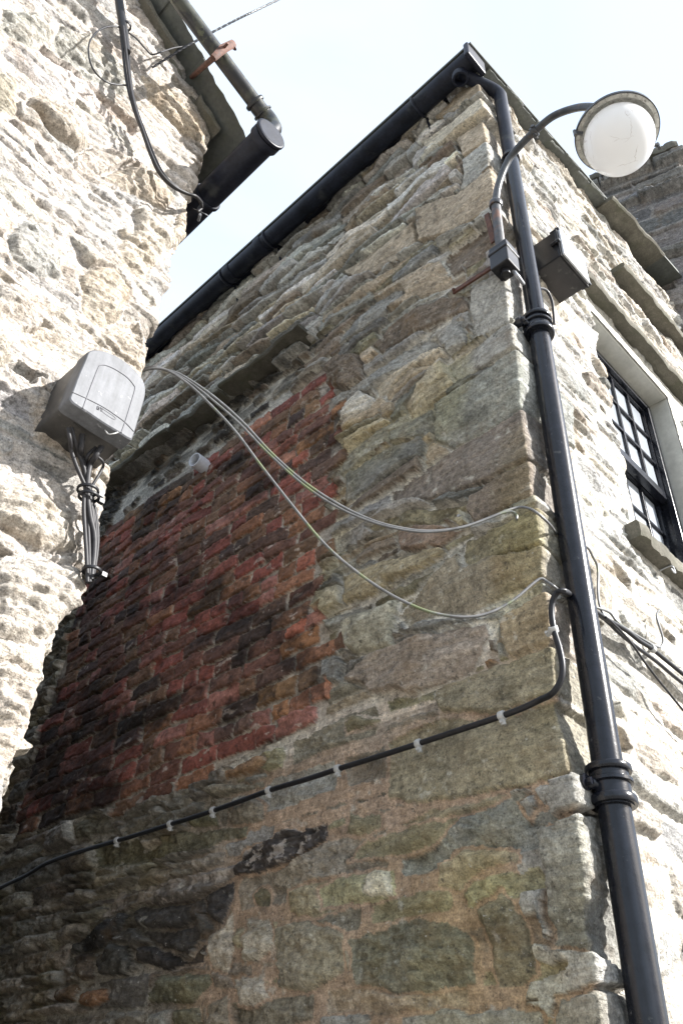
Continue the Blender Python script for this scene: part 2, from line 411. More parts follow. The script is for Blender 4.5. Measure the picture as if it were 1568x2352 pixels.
        if hole is not None: keep = ~hole((S.s[:-1] + S.s[1:])[None, :] / 2, (S.z[:-1] + S.z[1:])[:, None] / 2)
        objs = []
        for k, (nm, mt) in enumerate(zip(names, mats)):
            f = q[(pm == k) & keep].reshape(-1, 4)
            if not len(f): continue
            used, inv = np.unique(f, return_inverse=True)
            me = bpy.data.meshes.new(nm); v = V[used]
            me.vertices.add(len(v)); me.vertices.foreach_set('co', v.astype(np.float32).ravel())
            me.loops.add(f.size); me.loops.foreach_set('vertex_index', inv.astype(np.int32).ravel())
            me.polygons.add(len(f)); me.polygons.foreach_set('loop_start', np.arange(0, f.size, 4, dtype=np.int32)); me.polygons.foreach_set('loop_total', np.full(len(f), 4, np.int32))
            me.update(calc_edges=True)
            me.polygons.foreach_set('use_smooth', np.ones(len(f), bool))
            ca = me.color_attributes.new('Col', 'FLOAT_COLOR', 'POINT')
            c4 = np.ones((len(v), 4), np.float32); c4[:, :3] = np.clip(S.C.reshape(-1, 3)[used], .004, .8); ca.data.foreach_set('color', c4.ravel())
            me.materials.append(M[mt]); me.validate()
            o = bpy.data.objects.new(nm, me); COL.objects.link(o); o.parent = parent
            o.matrix_parent_inverse = Matrix.Translation(-parent.location); objs.append(o)
        return objs

def pick(pal):
    c = random.choice(pal); k = random.uniform(.82, 1.18)
    return tuple(min(.7, x * k * random.uniform(.97, 1.03)) for x in c)
def grid(*segs):
    out = []
    for a, b, st in segs:
        n = max(1, int(round((b - a) / st))); out += list(np.linspace(a, b, n, endpoint=False))
    out.append(segs[-1][1]); return np.array(out)

TAN = (.30, .235, .155); BUFF = (.40, .34, .24); GREY = (.25, .24, .21); GRN = (.178, .175, .155); BRN = (.155, .12, .085)
DRK = (.06, .056, .05); ORG = (.26, .15, .07); OLV = (.20, .175, .10); PNK = (.30, .22, .17); PALE = (.48, .45, .38)
MORT_G = (.30, .285, .25); MORT_P = (.30, .225, .165)

# zoomed-crop coordinates of the photograph -> 1568 x 2352 pixel
OFF = {1: (0, 0), 2: (783.7, 0), 3: (0, 631.6), 4: (783.7, 631.6), 5: (0, 1263.1), 6: (783.7, 1263.1), 7: (0, 1777.6), 8: (783.7, 1777.6)}
def zp(k, pts): ox, oy = OFF[k]; return [(ox + x * .5, oy + y * .5) for x, y in pts]
def on_main(pts):
    r = []
    for p in pts:
        v = at(p, 0, -.02); r.append((v.y, v.z))
    return r
def quoin(pts, back):                # polygon on the alley wall, its arris end turned round the corner
    r = []
    for s, z in on_main(pts):
        r.append((-back, z) if s < .055 else (s, z))
    return r

# ================================================================== MAIN BUILDING
bld = empty('stone_building', (0, 0, 0), 'tall rubble stone building with red brick infill and a black downpipe at its corner', 'building')
Sm = Sheet((0, 0), (0, 1), (1, 0), grid((-2.45, -1.0, .009), (-1.0, -.15, .0062), (-.15, 1.6, .0042), (1.6, 3.6, .006), (3.6, 7.0, .03)),
           grid((0, 1.75, .04), (1.75, 4.2, .0045), (4.2, 6.62, .0062)), seed=5)
SS, ZZ = Sm.SS, Sm.ZZ
# mortar of each zone
def blend(mask, col, H=None):
    m = mask[..., None]; Sm.C[:] = Sm.C * (1 - m) + np.array(col) * m
sm = lambda x, a, b: np.clip((x - a) / (b - a), 0, 1)
Sm.C[:] = MORT_G
low = 1 - sm(ZZ + Sm.wz * 6, 2.62, 2.9)
smear = low * (1 - sm(SS + Sm.wx * 8, 1.25, 1.7))
blend(smear, MORT_P)
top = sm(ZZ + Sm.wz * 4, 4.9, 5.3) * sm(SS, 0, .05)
blend(top * .8, (.14, .125, .10)); Sm.H -= .034 * top  # shadow of the deep top joints put into a darker mortar colour
side = (SS < -.02) * 1.0
blend(side, (.42, .38, .31))

T = lambda k, pts, h, col, **kw: Sm.stone(on_main(zp(k, pts)), h, col, first=True, **{**dict(rough=.4, edge=.014), **kw})
Qn = lambda k, pts, h, col, back=.22, **kw: Sm.stone(quoin(zp(k, pts), back), h * .75, col, first=True, gap=.013, **{**dict(rough=.35, strat=.2, edge=.012, facet=.7), **{q: v for q, v in kw.items() if q != 'strat'}})
# ---- timber lintel, part 2
LINT = zp(7, [(440, 655), (545, 545), (700, 505), (830, 470), (1060, 400), (1130, 330), (1300, 270), (1390, 250), (1490, 210), (1482, 300), (1290, 430), (1070, 462), (850, 590), (640, 606), (450, 668)])
Sm.stone(on_main(LINT), .028, (.20, .17, .14), edge=.012, rough=1.2, strat=1.6, first=True, part=2)
Sm.stone(on_main(zp(7, [(1062, 462), (1068, 405), (1150, 335), (1300, 285), (1395, 252), (1492, 210), (1483, 300), (1290, 425)])), .030, (.045, .037, .033), edge=.012, rough=1.8, strat=1.8, part=2, over=True)
# ---- brick infill, part 1
edgeR = on_main([(722, 850), (745, 905), (768, 950), (752, 1010), (765, 1050), (735, 1120), (742, 1180), (728, 1250), (722, 1310), (705, 1400), (732, 1440), (728, 1500), (735, 1560), (725, 1650)])
topE = on_main([(722, 850), (640, 925), (520, 1010), (400, 1090), (270, 1190), (235, 1240)])
botE = on_main([(725, 1650), (620, 1700), (480, 1762), (350, 1815), (110, 1895)])
zr = np.array([p[1] for p in edgeR])[::-1]; yr = np.array([p[0] for p in edgeR])[::-1]
rfun = lambda z: float(np.interp(z, zr, yr))
ts, tz = zip(*sorted(topE)); bs, bz = zip(*sorted(botE))
tfun = lambda s: float(np.interp(s, ts, tz)); bfun = lambda s: float(np.interp(s, bs, bz))
lfun = lambda z: 2.98
BR = [(.215, .068, .05), (.18, .06, .045), (.145, .066, .046), (.12, .06, .044), (.085, .05, .04), (.062, .042, .035), (.21, .10, .055), (.14, .08, .048), (.09, .055, .04), (.25, .11, .085)]
region_b = [(s, tfun(s)) for s in np.linspace(1.02, 3.02, 14)] + [(3.02, bfun(3.02))] + [(s, bfun(s)) for s in np.linspace(3.0, 1.05, 14)]
wv = Sm.win(region_b, .1)
band = (ZZ > np.interp(SS, bs, bz)) & (ZZ < np.interp(SS, ts, tz)) & (SS > np.interp(ZZ + Sm.wz, zr, yr) + Sm.wx - .02 + .10 * VN(5)(ZZ / .078, ZZ * 0 + 3.5) - .06) & (SS < 3.0 + Sm.wx * 3)
Sm.part[band] = 1; Sm.own[band] = -1
Sm.H[band] = Sm.H[band] * .6 - .006
Sm.C[band] = np.array((.30, .27, .23)) * (1 + .3 * Sm.n1[band])[..., None]
zc = 2.76; k = 0; nb = 0
while zc < 5.0:
    ch = random.uniform(.0745, .081)
    r0 = rfun(zc + ch / 2) + (random.uniform(.0, .02) if k % 2 else random.uniform(-.10, -.05)); s = r0
    headers = (k % 4 == 2)
    while s < 3.0:
        ln = random.uniform(.10, .12) if (headers or random.random() < .12) else random.uniform(.205, .235)
        e = min(s + ln, 3.02); mid = (s + e) / 2
        if bfun(mid) - .03 < zc + ch * .3 and zc + ch * .8 < tfun(mid) + .03 and e - s > .05:
            # more soot-dark bricks deep in the alley and low in the panel
            dk = np.clip((mid - 1.5) / 1.2, 0, 1) * np.clip((4.1 - zc) / .8, 0, 1)
            c = pick(BR[2:] if random.random() < .33 + .4 * dk else BR[:4] + BR[6:8] + BR[9:])
            c = tuple(x * (1 - .25 * dk) for x in c)
            if (zc > 4.3 or mid < 1.35) and random.random() < .4: c = (c[0] * 1.25, c[1] * 1.3, c[2] * 1.05)
            g = random.uniform(.0035, .0065); j = lambda: random.uniform(-.005, .005)
            poly = [(s + g + j(), zc + g + j()), (mid, zc + g + j() * .6), (e - g + j(), zc + g + j()), (e - g + j(), zc + ch - g + j()), (mid, zc + ch - g + j() * .6), (s + g + j(), zc + ch - g + j())]
            w = Sm.win(poly)
            ow = Sm.own[w].copy(); Sm.own[w] = np.where(ow == -1, 0, ow)
            Sm.stone(poly, random.uniform(.006, .017), c, edge=.011, rough=.45, strat=0, part=1, facet=.35, tilt=(random.gauss(0, .03), random.gauss(0, .03)))
            Sm.own[w] = np.where((Sm.own[w] == 0), ow, Sm.own[w])
            nb += 1
        s = e
    zc += ch; k += 1
Sm.own[(Sm.own == 0) & band] = -1
# drips of white mortar smeared over brickwork and black soot with painted ledge shade under the drip course
wm = (fbm(91, SS / .09, ZZ / .03, 3) > .56) & band
Sm.C[wm] = Sm.C[wm] * .35 + np.array((.36, .31, .27)) * .65

# ---- drip course (projecting slabs) above the infill
def slabline(y0, y1, z, th, pr, step, col):
    y = y0
    while y < y1:
        l = random.uniform(*step)
        zz = z + random.uniform(-.012, .012)
        poly = [(y, zz), (y + l - .006, zz + random.uniform(-.006, .006)), (y + l - .006, zz + th), (y, zz + th * random.uniform(.8, 1.1))]
        Sm.stone(poly, pr * random.uniform(.85, 1.15), pick(col), edge=.012, rough=.8, strat=1.2, first=True, tilt=(0, 0))
        y += l
dz = [on_main([p])[0] for p in [(705, 800), (560, 905), (430, 1005), (255, 1140)]]
slabline(1.10, 3.6, 5.035, .055, .085, (.35, .75), [GREY, GRN])
Sm.stone(on_main([(640, 850), (700, 800), (712, 790), (650, 785), (636, 800)]), .07, GRN, first=True, edge=.01)
# rubble pieces right below it, coloured dark for soot and the ledge's shade
for i in range(60):
    y = random.uniform(1.0, 3.1); z = random.uniform(tfun(y) - .01, 5.02); l = random.uniform(.06, .2); hh = random.uniform(.03, .06)
    Sm.stone([(y, z), (y + l, z + .005), (y + l * .95, z + hh), (y + .01, z + hh)], random.uniform(.0, .03), pick([DRK, DRK, GRN, GREY, BRN]), rough=1, first=True)

y_ = 1.13; k_ = 0
while y_ < 3.7:
    l_ = random.uniform(.4, .75)
    rough_slab('drip_stone', (-.0, y_, 5.035 + random.uniform(-.008, .008)), (-.0, y_ + l_ - .012, 5.035 + random.uniform(-.008, .008)), (-.125 + random.uniform(0, .02), 0, 0), (0, 0, random.uniform(.022, .034)), 'pale_stone', bld, nseg=14, jo=.009, jz=.004, seed=500 + k_)
    y_ += l_; k_ += 1
# ---- traced stones of the alley wall, quoins first
LG = (.27, .26, .225)
Qn(2, [(560, 400), (640, 410), (655, 440), (530, 500), (420, 540)], .035, TAN, .18, strat=.8)
Qn(2, [(350, 640), (640, 490), (655, 560), (480, 650), (360, 680)], .05, BUFF, .3, strat=.8)
Qn(2, [(520, 620), (640, 560), (670, 600), (650, 650), (560, 720)], .03, TAN, .2)
Qn(2, [(560, 690), (650, 620), (690, 730), (640, 790), (530, 870), (550, 760)], .045, LG, .25)
Qn(2, [(330, 960), (520, 880), (640, 815), (690, 960), (640, 990), (480, 1080), (350, 1090)], .04, TAN, .16)
Qn(2, [(0, 1240), (180, 1120), (320, 1000), (340, 1090), (250, 1180), (60, 1290)], .03, TAN)
Qn(2, [(450, 1180), (640, 1040), (690, 1080), (690, 1180), (500, 1262)], .02, BRN, .2)
Qn(4, [(590, 60), (735, 0), (765, 245), (605, 300), (585, 185)], .035, LG, .3)
Qn(4, [(480, 400), (610, 312), (770, 250), (800, 365), (650, 425), (520, 500)], .045, LG, .2, strat=.6)
Qn(4, [(430, 600), (530, 540), (790, 385), (905, 600), (765, 600), (670, 690), (500, 790), (410, 760)], .05, (.215, .22, .185), .34, strat=.2)
Qn(4, [(640, 700), (770, 618), (860, 830), (700, 920), (430, 1010), (225, 1040), (215, 980), (420, 850)], .035, (.17, .14, .11), .2, strat=.1)
Qn(4, [(590, 1010), (700, 935), (862, 852), (890, 1065), (760, 1060), (600, 1130), (565, 1090)], .035, (.17, .135, .1), .3, strat=.2)
Qn(4, [(560, 1210), (720, 1160), (860, 1095), (1000, 1262), (900, 1290), (560, 1330), (540, 1290)], .045, OLV, .12)
Qn(6, [(330, 175), (480, 20), (700, -30), (905, -30), (925, 150), (780, 180), (590, 275), (420, 290), (300, 340), (235, 290)], .04, (.235, .2, .135), .3, strat=.3)
Qn(6, [(735, 300), (930, 165), (965, 440), (780, 490), (735, 420)], .035, (.29, .23, .165), .2, strat=.2)
Qn(6, [(420, 620), (600, 560), (960, 448), (995, 640), (720, 760), (440, 740)], .03, (.24, .205, .125), .3, strat=.15)
Qn(6, [(200, 880), (450, 755), (720, 775), (995, 655), (1050, 1010), (830, 1080), (350, 1170), (195, 1150)], .02, (.235, .2, .12), .24, strat=.1)
Qn(8, [(945, 100), (1035, 40), (1090, 480), (1115, 850), (1060, 900), (960, 760), (930, 520), (900, 250)], .04, (.21, .2, .16), .17, rough=.8)
Qn(8, [(990, 1010), (1090, 930), (1150, 940), (1220, 1300), (1000, 1300), (960, 1100)], .04, (.22, .2, .16), .17)
T(4, [(150, 500), (330, 395), (470, 340), (480, 375), (330, 440), (165, 550)], .035, BUFF, strat=.8)
T(4, [(300, 590), (460, 385), (560, 395), (600, 440), (430, 580), (310, 640)], .04, (.33, .29, .22), strat=.9)
T(4, [(0, 760), (190, 640), (225, 660), (60, 760), (0, 830)], .035, BUFF, strat=1.2)
T(4, [(0, 600), (60, 572), (100, 530), (160, 560), (130, 600), (0, 680)], .04, PALE, strat=.8)
T(4, [(160, 600), (240, 570), (240, 620), (180, 650)], .03, TAN)
T(4, [(-60, 420), (10, 375), (85, 375), (112, 470), (40, 530), (-60, 520), (-110, 470)], .06, BRN, strat=.1, rough=1.2)
T(4, [(0, 900), (200, 800), (350, 745), (370, 800), (350, 840), (60, 1010), (0, 1050)], .03, GRN, strat=.2)
T(4, [(130, 330), (240, 230), (480, 100), (560, 90), (590, 150), (480, 195), (300, 290), (180, 350)], .03, BRN, strat=.6)
T(4, [(400, 280), (540, 200), (580, 310), (480, 370)], .03, LG)
T(4, [(220, 720), (410, 600), (410, 720), (370, 760), (240, 800)], .025, GRN)
T(4, [(0, 260), (150, 120), (280, 60), (300, 100), (150, 230), (0, 330)], .035, GREY, strat=1)
T(4, [(150, 90), (420, -60), (560, -90), (560, 10), (330, 120), (200, 190)], .03, TAN, strat=.8)
T(4, [(90, 1140), (330, 1060), (540, 1040), (530, 1110), (300, 1130), (120, 1170)], .02, OLV)
T(4, [(240, 1170), (380, 1110), (540, 1160), (440, 1240), (260, 1262)], .025, (.22, .15, .1))
T(6, [(0, 110), (200, 40), (440, -30), (475, 0), (330, 95), (200, 140), (140, 200), (0, 245)], .04, (.29, .235, .13), strat=.5)
T(6, [(0, 320), (130, 255), (235, 215), (240, 440), (60, 480), (10, 430)], .05, (.31, .285, .2), strat=.15, edge=.03)
T(6, [(250, 300), (400, 310), (600, 290), (730, 250), (720, 300), (540, 320), (380, 370), (250, 370)], .02, GRN)
T(6, [(20, 590), (120, 480), (380, 385), (640, 315), (655, 395), (585, 550), (430, 600), (310, 640), (140, 640)], .04, (.25, .2, .15), strat=.7)
T(6, [(640, 510), (700, 475), (718, 520), (650, 545)], .02, ORG)
T(6, [(665, 400), (700, 390), (705, 460), (670, 450)], .02, BRN)
T(6, [(0, 790), (60, 760), (170, 770), (80, 820), (0, 850)], .02, OLV)
T(5, [(1440, 200), (1568, 150), (1700, 100), (1900, 30), (1880, 100), (1700, 200), (1568, 250), (1440, 330)], .035, (.29, .25, .16))
T(5, [(1350, 470), (1500, 430), (1568, 330), (1570, 430), (1450, 480), (1370, 500)], .02, (.14, .075, .05))
T(5, [(1470, 500), (1540, 460), (1590, 520), (1560, 600), (1490, 620)], .03, GRN)
T(5, [(1500, 640), (1600, 590), (1780, 540), (1760, 600), (1560, 670), (1490, 700)], .02, (.18, .165, .12), strat=.8)
T(5, [(1020, 1000), (1200, 925), (1215, 960), (1180, 1010), (1020, 1045)], .035, ORG)
T(5, [(1090, 1050), (1200, 1010), (1215, 1040), (1130, 1070)], .02, GRN)
T(8, [(30, 180), (170, 190), (178, 250), (80, 290), (10, 280)], .01, OLV, edge=.03)
T(8, [(425, 410), (520, 350), (640, 325), (800, 325), (800, 380), (660, 420), (540, 520), (430, 505)], .022, (.27, .225, .14), edge=.035)
T(8, [(-120, 520), (0, 455), (100, 435), (230, 425), (245, 540), (200, 560), (0, 585), (-110, 590)], .022, (.27, .25, .13), edge=.03)
T(8, [(90, 435), (215, 430), (240, 540), (200, 555), (110, 520)], .026, (.5, .46, .34), over=True)
T(8, [(20, 740), (330, 640), (560, 690), (590, 780), (600, 950), (300, 985), (40, 955)], .028, (.165, .155, .11), edge=.04, rough=1.5, strat=.8)
T(8, [(600, 600), (720, 530), (830, 690), (880, 890), (820, 960), (710, 960), (640, 760)], .022, (.19, .165, .11), edge=.04, rough=1)
T(8, [(20, 395), (100, 310), (410, 215), (540, 190), (400, 330), (180, 385)], .012, OLV, edge=.04)
T(8, [(800, 130), (870, 82), (888, 150), (835, 210)], .018, GREY)
T(8, [(872, 62), (940, 12), (952, 88), (905, 150)], .02, GREY)
T(8, [(270, 1090), (450, 1060), (600, 1075), (760, 1040), (900, 1060), (950, 1200), (250, 1220)], .022, GREY)
T(8, [(-100, 1110), (60, 1085), (125, 1080), (130, 1200), (-120, 1220)], .022, GREY)
T(8, [(230, 250), (380, 170), (760, 80), (700, 130), (540, 190), (300, 240)], .01, (.24, .2, .12), edge=.04)
for pts, h, c in [
    ([(590, 640), (760, 560), (900, 520), (930, 640), (820, 720), (620, 700)], .02, (.12, .11, .10)),
    ([(900, 520), (1060, 480), (1060, 560), (1000, 700), (935, 650)], .018, (.10, .09, .085)),
    ([(620, 715), (800, 730), (920, 680), (900, 760), (850, 850), (720, 800)], .02, (.11, .10, .09)),
    ([(340, 770), (430, 690), (560, 625), (580, 660), (500, 760), (430, 810), (350, 830)], .02, (.08, .08, .08)),
    ([(430, 830), (500, 785), (575, 790), (595, 870), (550, 935), (440, 930), (415, 890)], .035, (.065, .062, .052)),
    ([(325, 840), (405, 825), (420, 950), (360, 965), (330, 920)], .03, (.10, .075, .055)),
    ([(340, 1015), (400, 985), (470, 985), (485, 1040), (400, 1080), (345, 1065)], .03, (.24, .12, .05)),
    ([(228, 1000), (330, 965), (350, 985), (320, 1050), (235, 1060)], .03, (.14, .09, .05)),
    ([(655, 995), (740, 925), (960, 915), (972, 965), (870, 1050), (670, 1055)], .03, (.13, .125, .075)),
    ([(780, 1070), (900, 1055), (925, 1150), (790, 1190)], .025, (.13, .12, .075)),
    ([(940, 1055), (1030, 985), (1045, 1150), (945, 1190)], .02, (.2, .165, .11)),
    ([(1145, 540), (1185, 500), (1232, 530), (1225, 590), (1160, 605)], .012, (.13, .12, .07)),
    ([(925, 750), (990, 700), (1050, 620), (1060, 800), (1040, 920), (960, 900)], .012, (.36, .31, .23)),
    ([(1110, 650), (1220, 640), (1250, 760), (1170, 850), (1100, 860)], .02, (.34, .3, .22)),
    ([(1300, 520), (1420, 480), (1568, 470), (1568, 600), (1400, 640), (1310, 620)], .012, (.25, .21, .12)),
    ([(1260, 680), (1400, 640), (1560, 700), (1570, 900), (1400, 1000), (1260, 960)], .02, (.22, .19, .125)),
    ([(1060, 930), (1180, 900), (1230, 1020), (1130, 1060), (1090, 1040)], .015, (.33, .29, .22)),
    ([(690, 790), (850, 870), (930, 780), (920, 880), (760, 910), (600, 870), (620, 800)], .02, (.05, .045, .042)),
    ([(310, 230), (480, 180), (520, 250), (330, 300)], .02, (.16, .15, .11)),
    ([(500, 230), (740, 140), (770, 170), (560, 300)], .03, (.20, .185, .15)),
    ([(900, 60), (1180, 0), (1200, 60), (960, 110)], .025, (.2, .18, .13)),
    ([(840, 200), (960, 150), (990, 240), (870, 250)], .02, (.16, .15, .08)),
    ([(1010, 170), (1160, 110), (1200, 150), (1190, 230), (1030, 240)], .025, (.19, .165, .12)),
    ([(640, 290), (720, 270), (740, 310), (650, 330)], .03, (.33, .29, .24)),
    ([(400, 300), (820, 260), (1120, 230), (1120, 290), (700, 390), (420, 430)], .018, (.14, .13, .08)),
]: T(7, pts, h, c, edge=.028, rough=1.1)
# ---- filling of the remaining surface, course by course
PALtop = [TAN, (.27, .25, .22), GREY, GREY, GRN, BUFF, (.36, .34, .30), PALE, BRN, LG, LG, (.33, .28, .22)]
PALmid = [TAN, GREY, GRN, BRN, LG, (.21, .19, .15), OLV]
PALlow = [OLV, (.2, .17, .12), GREY, (.19, .165, .12), TAN]
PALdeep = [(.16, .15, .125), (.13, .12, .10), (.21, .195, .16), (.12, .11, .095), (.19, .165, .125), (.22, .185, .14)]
Sm.rows(.03, 7.0, 5.09, 6.62, (.035, .085), (.13, .42), (.0, .055), PALtop, edge=.010, rough=.5, strat=.8, split=.3, gap=.005, kv=.35)
Sm.rows(.03, 1.25, 2.95, 5.09, (.05, .13), (.14, .42), (.012, .04), PALmid, edge=.012, rough=.45, strat=.5, split=.3, kv=.28)
Sm.rows(.03, 1.35, 1.6, 2.95, (.10, .2), (.18, .45), (.0, .016), PALlow, edge=.045, rough=.9, strat=.4, gap=.02)
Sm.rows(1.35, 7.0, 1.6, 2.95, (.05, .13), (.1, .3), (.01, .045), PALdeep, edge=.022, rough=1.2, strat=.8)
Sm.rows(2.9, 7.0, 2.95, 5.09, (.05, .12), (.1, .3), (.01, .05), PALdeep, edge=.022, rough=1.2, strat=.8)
Sm.rows(-2.6, 7.0, 0, 1.6, (.12, .2), (.25, .5), (.01, .03), PALlow, edge=.03)
# ---- street wall (s<0)
PALside = [TAN, BUFF, PALE, GREY, LG, (.38, .3, .2), (.33, .3, .24), (.2, .19, .16)]
WX0, WX1, WZ0, WZ1 = .80, 1.625, 3.62, 5.085
z = 1.7
while z < 6.62:                                     # quoins that were not traced get returned by these
    hh = random.uniform(.16, .3); bk = random.uniform(.14, .32)
    Sm.stone([(-bk, z + .01), (.16, z + .01), (.16, z + hh - .01), (-bk, z + hh - .01)], .04, pick([GREY, LG, TAN]), edge=.02); z += hh
Sm.rows(-2.5, -.02, 1.6, 4.9, (.09, .19), (.14, .42), (.004, .026), PALside, edge=.025, rough=.5, strat=.4, split=.2, gap=.013, jit=.5)
Sm.rows(-2.5, -.02, 4.9, 6.62, (.05, .11), (.14, .42), (.005, .03), PALside, edge=.014, rough=.6, strat=.8, split=.2, gap=.007)
# weathering: soot and damp deep in the passage, lichen on the quoins, painted shade under the ledge
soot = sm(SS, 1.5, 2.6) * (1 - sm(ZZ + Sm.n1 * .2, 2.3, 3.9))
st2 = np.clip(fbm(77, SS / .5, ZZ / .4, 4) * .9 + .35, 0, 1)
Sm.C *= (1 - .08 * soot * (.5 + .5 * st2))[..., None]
grn = np.clip(fbm(79, SS / .3, ZZ / .5, 4) * 2.2, 0, 1) * (ZZ < 4.2) * (SS > .0) * (~band)
Sm.C *= (1 - grn[..., None] * np.array([.02, .05, .22]))
for poly_, amt in ((on_main(zp(7, [(560, 640), (760, 540), (1065, 480), (1040, 620), (960, 760), (850, 880), (700, 830), (580, 720)])), .55), (on_main(zp(7, [(330, 780), (430, 680), (570, 620), (560, 760), (430, 830), (340, 850)])), .6)):
    w_ = Sm.win(poly_, .15); dd_ = Sm.sdf(poly_, w_); m_ = np.clip(dd_ / .05 + .55 + fbm(85, SS[w_] / .07, ZZ[w_] / .10, 4, .6) * 1.1, 0, 1)
    Sm.C[w_] *= (1 - amt * m_)[..., None]
blk = np.clip(fbm(88, SS / .28, ZZ / .16, 5, .6) * 3.2 - .1 + .5 * sm(SS, 1.3, 2.2) * (1 - sm(ZZ, 3.2, 4.4)), 0, 1) * band
Sm.C *= (1 - .68 * blk)[..., None]
patch = np.clip(fbm(89, SS / .16, ZZ / .10, 5, .62) * 3 - .55, 0, 1) * (~band)
Sm.C *= (1 - .30 * patch)[..., None]
lich = np.clip(fbm(92, SS / .045, ZZ / .04, 4, .6) * 5 - 2.1, 0, 1) * (~band) * (ZZ < 5.0)
Sm.C = Sm.C * (1 - .5 * lich[..., None]) + np.array((.42, .41, .36)) * .5 * lich[..., None]
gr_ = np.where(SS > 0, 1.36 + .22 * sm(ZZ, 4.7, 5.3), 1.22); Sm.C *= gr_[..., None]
Sm.H -= .008 * (Sm.own <= 0) * (~band) * (1 - smear) * (SS > 0)
Sm.C *= np.where((Sm.own <= 0) & (SS > 0) & (~band) & (ZZ > 2.75) & (ZZ < 5), 1.38, 1.0)[..., None]
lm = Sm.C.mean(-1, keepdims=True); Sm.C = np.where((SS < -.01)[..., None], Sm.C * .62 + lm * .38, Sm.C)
soot_shade = np.clip(1 - np.abs(ZZ - 4.94) / .24, 0, 1) * (SS > 1.2) * np.clip(fbm(80, SS / .15, ZZ / .06, 3) * 3 + 1.0, 0, 1)  # soot and the shade below the ledge, both darkened into the wall colour
Sm.C *= (1 - .8 * soot_shade)[..., None]
# smooth rendered head over the window
hd = (SS < -WX0 + .03) & (SS > -WX1 - .22) & (ZZ > WZ1 - .02) & (ZZ < 5.205)
Sm.H[hd] = .008 + Sm.n1[hd] * .004; Sm.C[hd] = (.52, .5, .45)
jb = (SS < -WX1 + .01) & (SS > -WX1 - .10 + Sm.wx * 3) & (ZZ > WZ0) & (ZZ < WZ1)
Sm.H[jb] = .006 + Sm.n1[jb] * .004; Sm.C[jb] = (.5, .48, .43)
hole = lambda s, z: (s < -WX0) & (s > -WX1) & (z > WZ0) & (z < WZ1)
# wavy left jamb of rubble bulges over the opening
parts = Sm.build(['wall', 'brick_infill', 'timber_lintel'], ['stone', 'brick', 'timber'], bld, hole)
for o in parts:
    if o.name.startswith('brick'): o['label'] = 'old red brick blocking with soot black patches'
    if o.name.startswith('timber'): o['label'] = 'charred old timber lintel'

# ---- roof of the main building
def ridge_roof():
    bm = bmesh.new()
    # slate skin rising from the alley eave towards +x along the verge
    sl = .22
    for (x0, x1, off, th) in ((-.16, 1.36, 0.0, .018), (1.33, 2.35, -.02, .03)):
        y0 = -.085 if off == 0 else -.125
        z = lambda x: 6.36 + (x) * sl + off
        for (a, b) in ((x0, x1),):
            vs = [bm.verts.new(v) for v in ((a, y0, z(a)), (b, y0, z(b)), (b, 7.0, z(b)), (a, 7.0, z(a)), (a, y0, z(a) + th), (b, y0, z(b) + th), (b, 7.0, z(b) + th), (a, 7.0, z(a) + th))]
            for f in ((0, 3, 2, 1), (4, 5, 6, 7), (0, 1, 5, 4), (1, 2, 6, 5), (2, 3, 7, 6), (3, 0, 4, 7)): bm.faces.new([vs[i] for i in f])
    return link('roof', bm, 'slate', bld, smooth=False)
# verge made of overlapping rough slates (also covers the top of the wall)
ridge_roof()
for i in range(9):
    x0 = .02 + i * .155; zz = lambda x: 6.335 + x * .22
    rough_slab('verge_slate', (x0, -.0, zz(x0)), (x0 + .17, -.0, zz(x0 + .17)), (0, -.075 - .012 * (i % 2), 0), (0, 0, .016), 'slate', bld, nseg=10, jo=.004, jz=.002, seed=i)
rough_slab('verge_slab', (1.30, -.0, 6.60), (2.03, -.0, 6.755), (0, -.135, 0), (0, 0, .035), 'pale_stone', bld, nseg=16, jo=.008, jz=.003, seed=31)
rough_slab('hood_stone', (.72, .0, 5.205), (2.14, .0, 5.225), (0, -.085, 0), (0, 0, .04), 'pale_stone', bld, nseg=34, jo=.006, jz=.003, seed=32)
rough_slab('hood_stone', (1.25, .0, 5.84), (2.18, .0, 5.93), (0, -.095, 0), (0, 0, .04), 'pale_stone', bld, nseg=22, jo=.007, jz=.003, seed=33)
rough_slab('window_sill', (WX0 - .12, .0, WZ0 - .07), (WX1 + .15, .0, WZ0 - .07), (0, -.06, 0), (0, 0, .075), 'pale_stone', bld, nseg=40, jo=.01, jz=.006, seed=34)
# inside of the building so that the sky does not show through
bm = bmesh.new(); add_box(bm, (.42, .45, 0), (2.3, 6.9, 6.4)); link('inner_core', bm, 'room', bld, smooth=False)

# ---- window
win = bpy.data.objects.new('window', None); COL.objects.link(win); win.parent = bld; win.location = (WX0, .1, WZ0)
def wpart(name, bm, m, bevel=None, parent=win):
    o = link(name, bm, m, None, smooth=False, bevel=bevel); o.parent = parent
    o.matrix_parent_inverse = Matrix.Translation(-Vector(win.location)) if parent is win else Matrix.Identity(4); return o
bm = bmesh.new()      # reveals
add_box(bm, (WX1, -.002, WZ0), (WX1 + .05, .4, WZ1 + .05)); add_box(bm, (WX0 - .05, .0, WZ0), (WX0, .4, WZ1 + .05)); add_box(bm, (WX0, -.002, WZ1), (WX1, .4, WZ1 + .05)); add_box(bm, (WX0, .0, WZ0 - .05), (WX1, .4, WZ0 + .004))
wpart('reveal', bm, 'plaster', .008)
FY = .10; fw = .055
bm = bmesh.new()
add_box(bm, (WX1 - fw, FY, WZ0 + .005), (WX1 - .002, FY + .09, WZ1 - .002)); add_box(bm, (WX0 + .002, FY, WZ0 + .005), (WX0 + fw, FY + .09, WZ1 - .002))
